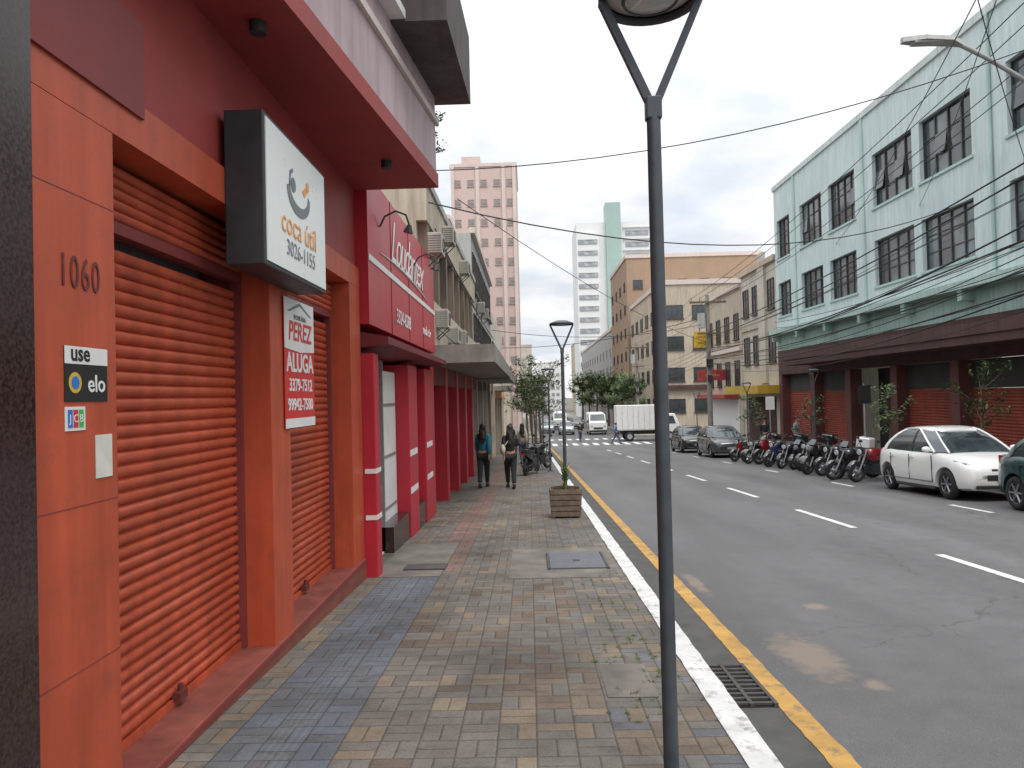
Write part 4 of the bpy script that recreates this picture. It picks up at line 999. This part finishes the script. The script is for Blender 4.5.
# ------------------------------------------------------------------ people
def skin(name,V,E,R,mat_,lv=1):
    me=bpy.data.meshes.new('s'); me.from_pydata(V,E,[]); o=bpy.data.objects.new('s',me); COL.objects.link(o)
    md=o.modifiers.new('k','SKIN'); md.use_smooth_shade=True
    for i,r in enumerate(R):
        sv=me.skin_vertices[0].data[i]; sv.radius=(r,r) if isinstance(r,(int,float)) else r; sv.use_root=(i==0)
    md2=o.modifiers.new('u','SUBSURF'); md2.levels=lv; md2.render_levels=lv
    m=evalmesh(o); bpy.data.objects.remove(o); m.materials.clear(); m.materials.append(mat_); m.name=name
    m.polygons.foreach_set('use_smooth',[True]*len(m.polygons)); return m
def person(label,loc,rot,top,legs,h=1.65,stride=.2,sleeve=True,bag=None,longhair=True,shoe=BLKC):
    th=thing('person',label,'person',(0,0,0)); k=h/1.65
    s=stride
    P={'pel':(0,0,.9),'wai':(0,.0,1.04),'che':(0,0,1.24),'nec':(0,.01,1.4),'hb':(0,-.005,1.48),'hd':(0,-.01,1.56),'ht':(0,0,1.62)}
    R={'pel':(.13,.1),'wai':(.105,.085),'che':(.135,.095),'nec':.048,'hb':.06,'hd':.078,'ht':.055}
    E=[('pel','wai'),('wai','che'),('che','nec'),('nec','hb'),('hb','hd'),('hd','ht')]
    for n,sg,ph in (('l',-1,1),('r',1,-1)):
        f=ph*s
        P['h'+n]=(sg*.08,0,.84); P['k'+n]=(sg*.07,-f*.55-(.05 if f<0 else 0.02),.47+(.01 if f<0 else 0)); P['a'+n]=(sg*.05,-f+(.0 if f>0 else .06),.09+(0 if f>0 else .05)); P['t'+n]=(sg*.06,-f-.12+(.0 if f>0 else .05),.035)
        R['h'+n]=.095; R['k'+n]=.06; R['a'+n]=.038; R['t'+n]=.03
        P['s'+n]=(sg*.15,0,1.33); P['e'+n]=(sg*.18,f*.35+.03,1.07); P['w'+n]=(sg*.17,f*.75-.08,.86); P['p'+n]=(sg*.168,f*.8-.1,.80)
        R['s'+n]=.052; R['e'+n]=.04; R['w'+n]=.026; R['p'+n]=.028
        E+=[('pel','h'+n),('h'+n,'k'+n),('k'+n,'a'+n),('a'+n,'t'+n),('che','s'+n),('s'+n,'e'+n),('e'+n,'w'+n),('w'+n,'p'+n)]
        for q in range(4):
            y=P['p'+n][1]+(q-1.5)*.02; ln=(.055,.07,.066,.05)[q]
            P['f%s%d'%(n,q)]=(sg*.166,y,.80-.025-ln*.5); P['g%s%d'%(n,q)]=(sg*.154,y-.004,.80-.025-ln)
            R['f%s%d'%(n,q)]=.009; R['g%s%d'%(n,q)]=.007
            E+=[('p'+n,'f%s%d'%(n,q)),('f%s%d'%(n,q),'g%s%d'%(n,q))]
        P['u'+n]=(sg*.158,P['p'+n][1]-.045,.775); R['u'+n]=.009; E.append(('p'+n,'u'+n))
    def build(keys,grow,name,m,lv=1):
        ks=[x for x in P if x in keys]; ix={x:i for i,x in enumerate(ks)}
        V=[tuple(c*k for c in P[x]) for x in ks]
        RR=[(R[x][0]+grow,R[x][1]+grow) if isinstance(R[x],tuple) else R[x]+grow for x in ks]
        EE=[(ix[a],ix[b]) for a,b in E if a in ix and b in ix]
        return obj(name,skin(name,V,EE,RR,m,lv),th)
    build(list(P),0,'body',SKIN)
    build(['pel','hl','hr','kl','kr','al','ar'],.018,'trousers',legs)
    build(['pel','wai','che','sl','sr']+(['el','er','wl','wr'] if sleeve else ['el','er'] if bag else []),.022,'top',top)
    g=G()
    g.sph((0,.02*k,1.575*k),.09*k,.1*k,.09*k,14)
    if longhair:
        g.loft([[(-w*k,(y_-.02)*k,z_*k),(w*k,(y_-.02)*k,z_*k),(w*.9*k,(y_+.05)*k,z_*k),(-w*.9*k,(y_+.05)*k,z_*k)] for w,y_,z_ in ((.075,.05,1.6),(.095,.06,1.52),(.1,.07,1.42),(.11,.1,1.32),(.09,.11,1.22),(.03,.11,1.14))])
    part(th,'hair',g,HAIR,smooth=80)
    for sg in (-1,1): g=G(); g.sph((sg*.03*k,-.083*k,1.555*k),.011,.008,.008,8); part(th,'eye',g,BLACK)
    g=G(); g.sph((0,-.095*k,1.53*k),.012,.016,.02,8); part(th,'nose',g,SKIN,smooth=80)
    part(th,'mouth',B(-.022*k,.022*k,-.082*k,-.07*k,1.497*k,1.503*k),REDV)
    for n in 'lr':
        g=G(); x,y,z=P['a'+n]; g.loft([[( (x-.04)*k,yy*k,.0+zz),((x+.04)*k,yy*k,.0+zz),((x+.035)*k,yy*k,hh+zz),((x-.035)*k,yy*k,hh+zz)] for yy,hh,zz in ((y+.07,.07,z-.09),(y,.1,z-.09),(y-.1,.06,(z-.09)*.4),(y-.17,.04,0))])
        part(th,'shoe',g,shoe,smooth=50,bev=.01)
    if bag:
        g=G(); g.sph((.2*k,.1,1.02*k),.07,.15,.14,12); part(th,'shoulder_bag',g,bag,smooth=70)
        g=G(); g.tube([(.2*k,.02,1.12*k),(.14*k,.05,1.4*k),(.0,.12,1.33*k),(.16*k,.18,1.12*k)],.012,6); part(th,'bag_strap',g,bag)
    th.location=loc; th.rotation_euler=(0,0,rot); return th
PI=math.pi
person('woman in teal top and black trousers walking away on pavement',(-1.22,19.4,zs(19.4)),PI-.1,TEAL,BLKC,1.66,.26)
person('woman in dark top carrying cream shoulder bag walking away',(-.5,19.0,zs(19)),PI+.12,BLKC,BLKC,1.62,-.28,sleeve=False,bag=WCL)
person('pedestrian in blue shirt and jeans crossing the street',(7.2,61.5,zs(61.5)-.13),PI/2,BLUC,JEAN,1.72,.3,longhair=False)
person('pedestrian in dark clothes standing near the crossing',(4.6,67,zs(67)-.13),0,BLKC,JEAN,1.7,.1,longhair=False)
person('person in grey shirt standing by the motorcycles',(11.4,31.8,zs(31.8)),.8,mat('grey_cloth',(.25,.26,.28),.9,.1,8,.2),JEAN,1.72,.05,longhair=False)
person('distant pedestrian in white top on the pavement',(-.3,31,zs(31)),PI,WCL,JEAN,1.68,.2)
person('distant pedestrian in dark top on the pavement',(-.9,36,zs(36)),0,BLKC,JEAN,1.7,-.2,longhair=False)
person('pedestrian in black waiting beside the far motorcycles',(10.9,34.5,zs(34.5)),-.6,BLKC,BLKC,1.75,.08,longhair=False)

# ------------------------------------------------------------------ poles, lamp arm, cables
def pole(x,y,h,lab):
    z=zs(y); th=thing('utility_pole',lab,'utility pole',(x,y,z),'concrete utility poles')
    g=G(); g.cyl((x,y,z-.2),(x,y,z+h),.17,.11,14); part(th,'post',g,CONC,smooth=50)
    for a in ((x-1.1,x+1.1,y-.2,y-.1,z+h-.5,z+h-.38),(x-.7,x+.7,y-.22,y-.13,z+h-2.4,z+h-2.3)): part(th,'crossarm',B(*a),WOOD)
    for dx in (-1,-.5,.5,1): g=G(); g.cyl((x+dx,y-.15,z+h-.38),(x+dx,y-.15,z+h-.2),.04,.03,8); part(th,'insulator',g,BROWNB)
    g=G(); g.cyl((x-.38,y,z+h-2.0),(x-.38,y,z+h-1.1),.24,.24,14); part(th,'transformer',g,GREYB,smooth=50)
    for a in ((x-.2,x+.2,y-.3,y-.17,z+h-4.4,z+h-3.9),(x-.15,x+.15,y-.28,y-.17,z+h-5.3,z+h-4.9)): part(th,'junction_box',B(*a),PLASTIC)
    return th
pole(11.1,45.5,9.3,'concrete utility pole carrying many cables at the corner')
pole(11.1,12.6,10.2,'concrete utility pole beside the mint building')
pole(11.2,76,9.3,'concrete utility pole beyond the junction')
th=thing('road_lamp','curved arm road lamp with flat pale head over the street','street lamp',(10.95,14,zs(14)))
g=G(); g.tube([(10.9,14,-.6),(10.9,14,3),(10.9,14,6.3)],.08,12); part(th,'post',g,ALU,smooth=50)
g=G(); g.tube([(10.9,14,6.0),(10.6,14,6.6),(9.6,14,7.2),(8.75,14,7.75),(8.2,14,8.05)],.045,10); part(th,'arm',g,ALU,smooth=50)
g=G(); g.loft([[(x,14-w,z-.05),(x,14+w,z-.05),(x,14+w*.7,z+.05),(x,14-w*.7,z+.05)] for x,w,z in ((8.3,.06,8.03),(8.1,.14,8.09),(7.6,.16,8.12),(7.2,.06,8.12))]); part(th,'lamp_head',g,GREYB,smooth=40)
part(th,'lens',B(7.4,7.95,13.89,14.11,8.04,8.072),LENS)
def cable(a,b,sag,r=.011,n=16):
    a=Vector(a);b=Vector(b); pts=[a.lerp(b,i/n)-Vector((0,0,sag*4*(i/n)*(1-i/n))) for i in range(n+1)]
    g=G(); g.tube(pts,r,5); single('overhead_cable','black overhead cable strung above the street','cable',g,BLACK,'overhead cables',loc=tuple(a))
random.seed(9)
zA=zs(45.5)
for dx in (-1,-.5,.5,1): cable((11.1+dx,45.35,zA+9.1),(11.1+dx,12.6,zs(12.6)+10.0),.5,.012)
for i in range(15):
    cable((11.0+random.uniform(-.15,.15),45.4,zA+4.9+i*.15),(10.95+random.uniform(-.25,.25),12.6,3.7+i*.22+random.uniform(-.1,.1)),.3+random.random()*.7,random.choice([.009,.013,.022]))
for i in range(5):
    cable((11.1,45.5,zA+5.4+i*.25),(11.2,76,zs(76)+5.6+i*.4),.6,.012)
for dx in (-1,0,1): cable((11.1+dx,45.5,zA+9.1),(11.2+dx,76,zs(76)+9.1),.6,.012)
cable((-1.8,13.9,5.3),(13.7,24,7.3),1.0,.014); cable((-1.8,20,7.0),(11.1,45.5,zA+6.4),.5,.012)
cable((11.1,45.5,zA+8),(-1.9,55,5.2),.5,.02); cable((11.1,45.5,zA+7.6),(-1.9,40,5.2),.6,.016)
cable((-1.8,13.9,5.9),(11.1,12.6,8.2),.7,.01)
cable((10.1,12.6,9.7),(1.5,-2,8.2),.3,.010); cable((10.6,12.6,9.7),(2.5,-2,8.0),.3,.010); cable((10.9,12.6,7.8),(1.8,6,7.6),.4,.010)
cable((10.9,12.6,7.4),(1.5,5,7.5),.5,.009); cable((10.9,12.6,8.4),(2.2,5,8.3),.3,.009)
cable((13.8,33,8),(4.6,3,8.4),.6,.010); cable((13.8,26,7.9),(3.6,3,8.0),.5,.009); cable((13.8,20,6.5),(3.6,7,8.6),.5,.009)
for y0,z0,y1,z1 in ((40,5.2,14,5.6),(40,4.9,14,5.0),(41,3.8,14,4.4),(41,4.3,13,5.9),(41,3.4,13,3.9)): cable((13.3,y0,z0),(13.1,y1,z1),.45,.013)
for z0,z1 in ((4.75,4.5),(4.6,4.6),(2.9,3.0)): cable((-1.66,13.7,z0),(-1.7,38,z1),.15,.012)
for x,y,m,l in ((11.0,24.5,BLACK,'dark rectangular parking sign on a slim post'),(11.0,34,WHITE,'pale rectangular sign on a slim post')):
    z=zs(y); th=thing('sign_post',l,'sign',(x,y,z)); g=G(); g.cyl((x,y,z),(x,y,z+2.7),.03,.03,8); part(th,'post',g,ALU)
    part(th,'panel',B(x-.2,x+.2,y-.045,y-.032,z+2.05,z+2.65),m)

# ------------------------------------------------------------------ light
w=bpy.data.worlds.new('World'); S.world=w; w.use_nodes=True
nb=NB(w.node_tree); bg=w.node_tree.nodes['Background']
sky=nb.n('ShaderNodeTexSky'); sky.sky_type='NISHITA'; sky.sun_disc=False; sky.sun_elevation=math.radians(58); sky.sun_rotation=math.radians(160)
tc=nb.n('ShaderNodeTexCoord'); D=tc.outputs['Generated']
sx=nb.n('ShaderNodeSeparateXYZ'); nb.put(sx.inputs[0],D)
z=nb.m('MAXIMUM',sx.outputs[2],0)
den=nb.m('ADD',z,.2); cb=nb.n('ShaderNodeCombineXYZ'); nb.put(cb.inputs[0],nb.m('DIVIDE',sx.outputs[0],den)); nb.put(cb.inputs[1],nb.m('DIVIDE',sx.outputs[1],den))
n1=nb.noise(cb.outputs[0],.85,9,.58); n2=nb.noise(cb.outputs[0],1.5,7,.55)
shade=nb.rng(n2,.4,.58,0,1)
tint=nb.mix(shade,(8.0,8.5,9.3),(10.9,10.9,10.8))
grad=nb.m('ADD',.93,nb.m('MULTIPLY',nb.m('POWER',z,2.2),1.9))
cl=nb.scale(tint,grad)
cov=nb.rng(n1,.28,.46,.7,1)
mx=nb.mix(cov,nb.scale(sky.outputs[0],2.4),cl)
nb.put(bg.inputs['Color'],mx); bg.inputs['Strength'].default_value=.1
sd=bpy.data.lights.new('sun','SUN'); sd.energy=1.4; sd.angle=math.radians(20); sd.color=(1,.96,.9)
so=bpy.data.objects.new('sun',sd); COL.objects.link(so)
az=math.radians(160); el=math.radians(58)
d=Vector((math.sin(az)*math.cos(el),math.cos(az)*math.cos(el),math.sin(el)))
so.rotation_euler=d.to_track_quat('Z','Y').to_euler(); so.location=(0,0,30)

# ------------------------------------------------------------------ camera
cd=bpy.data.cameras.new('camera'); cam=bpy.data.objects.new('camera',cd); COL.objects.link(cam)
cd.lens=26.0; cd.sensor_width=36; cd.clip_end=3000; cd.clip_start=.05
M=Matrix.Rotation(math.radians(1.24),4,'Z')@Matrix.Rotation(math.radians(90.93),4,'X')@Matrix.Rotation(math.radians(-1.4),4,'Z')
cam.matrix_world=Matrix.Translation((0,0,1.6))@M
S.camera=cam
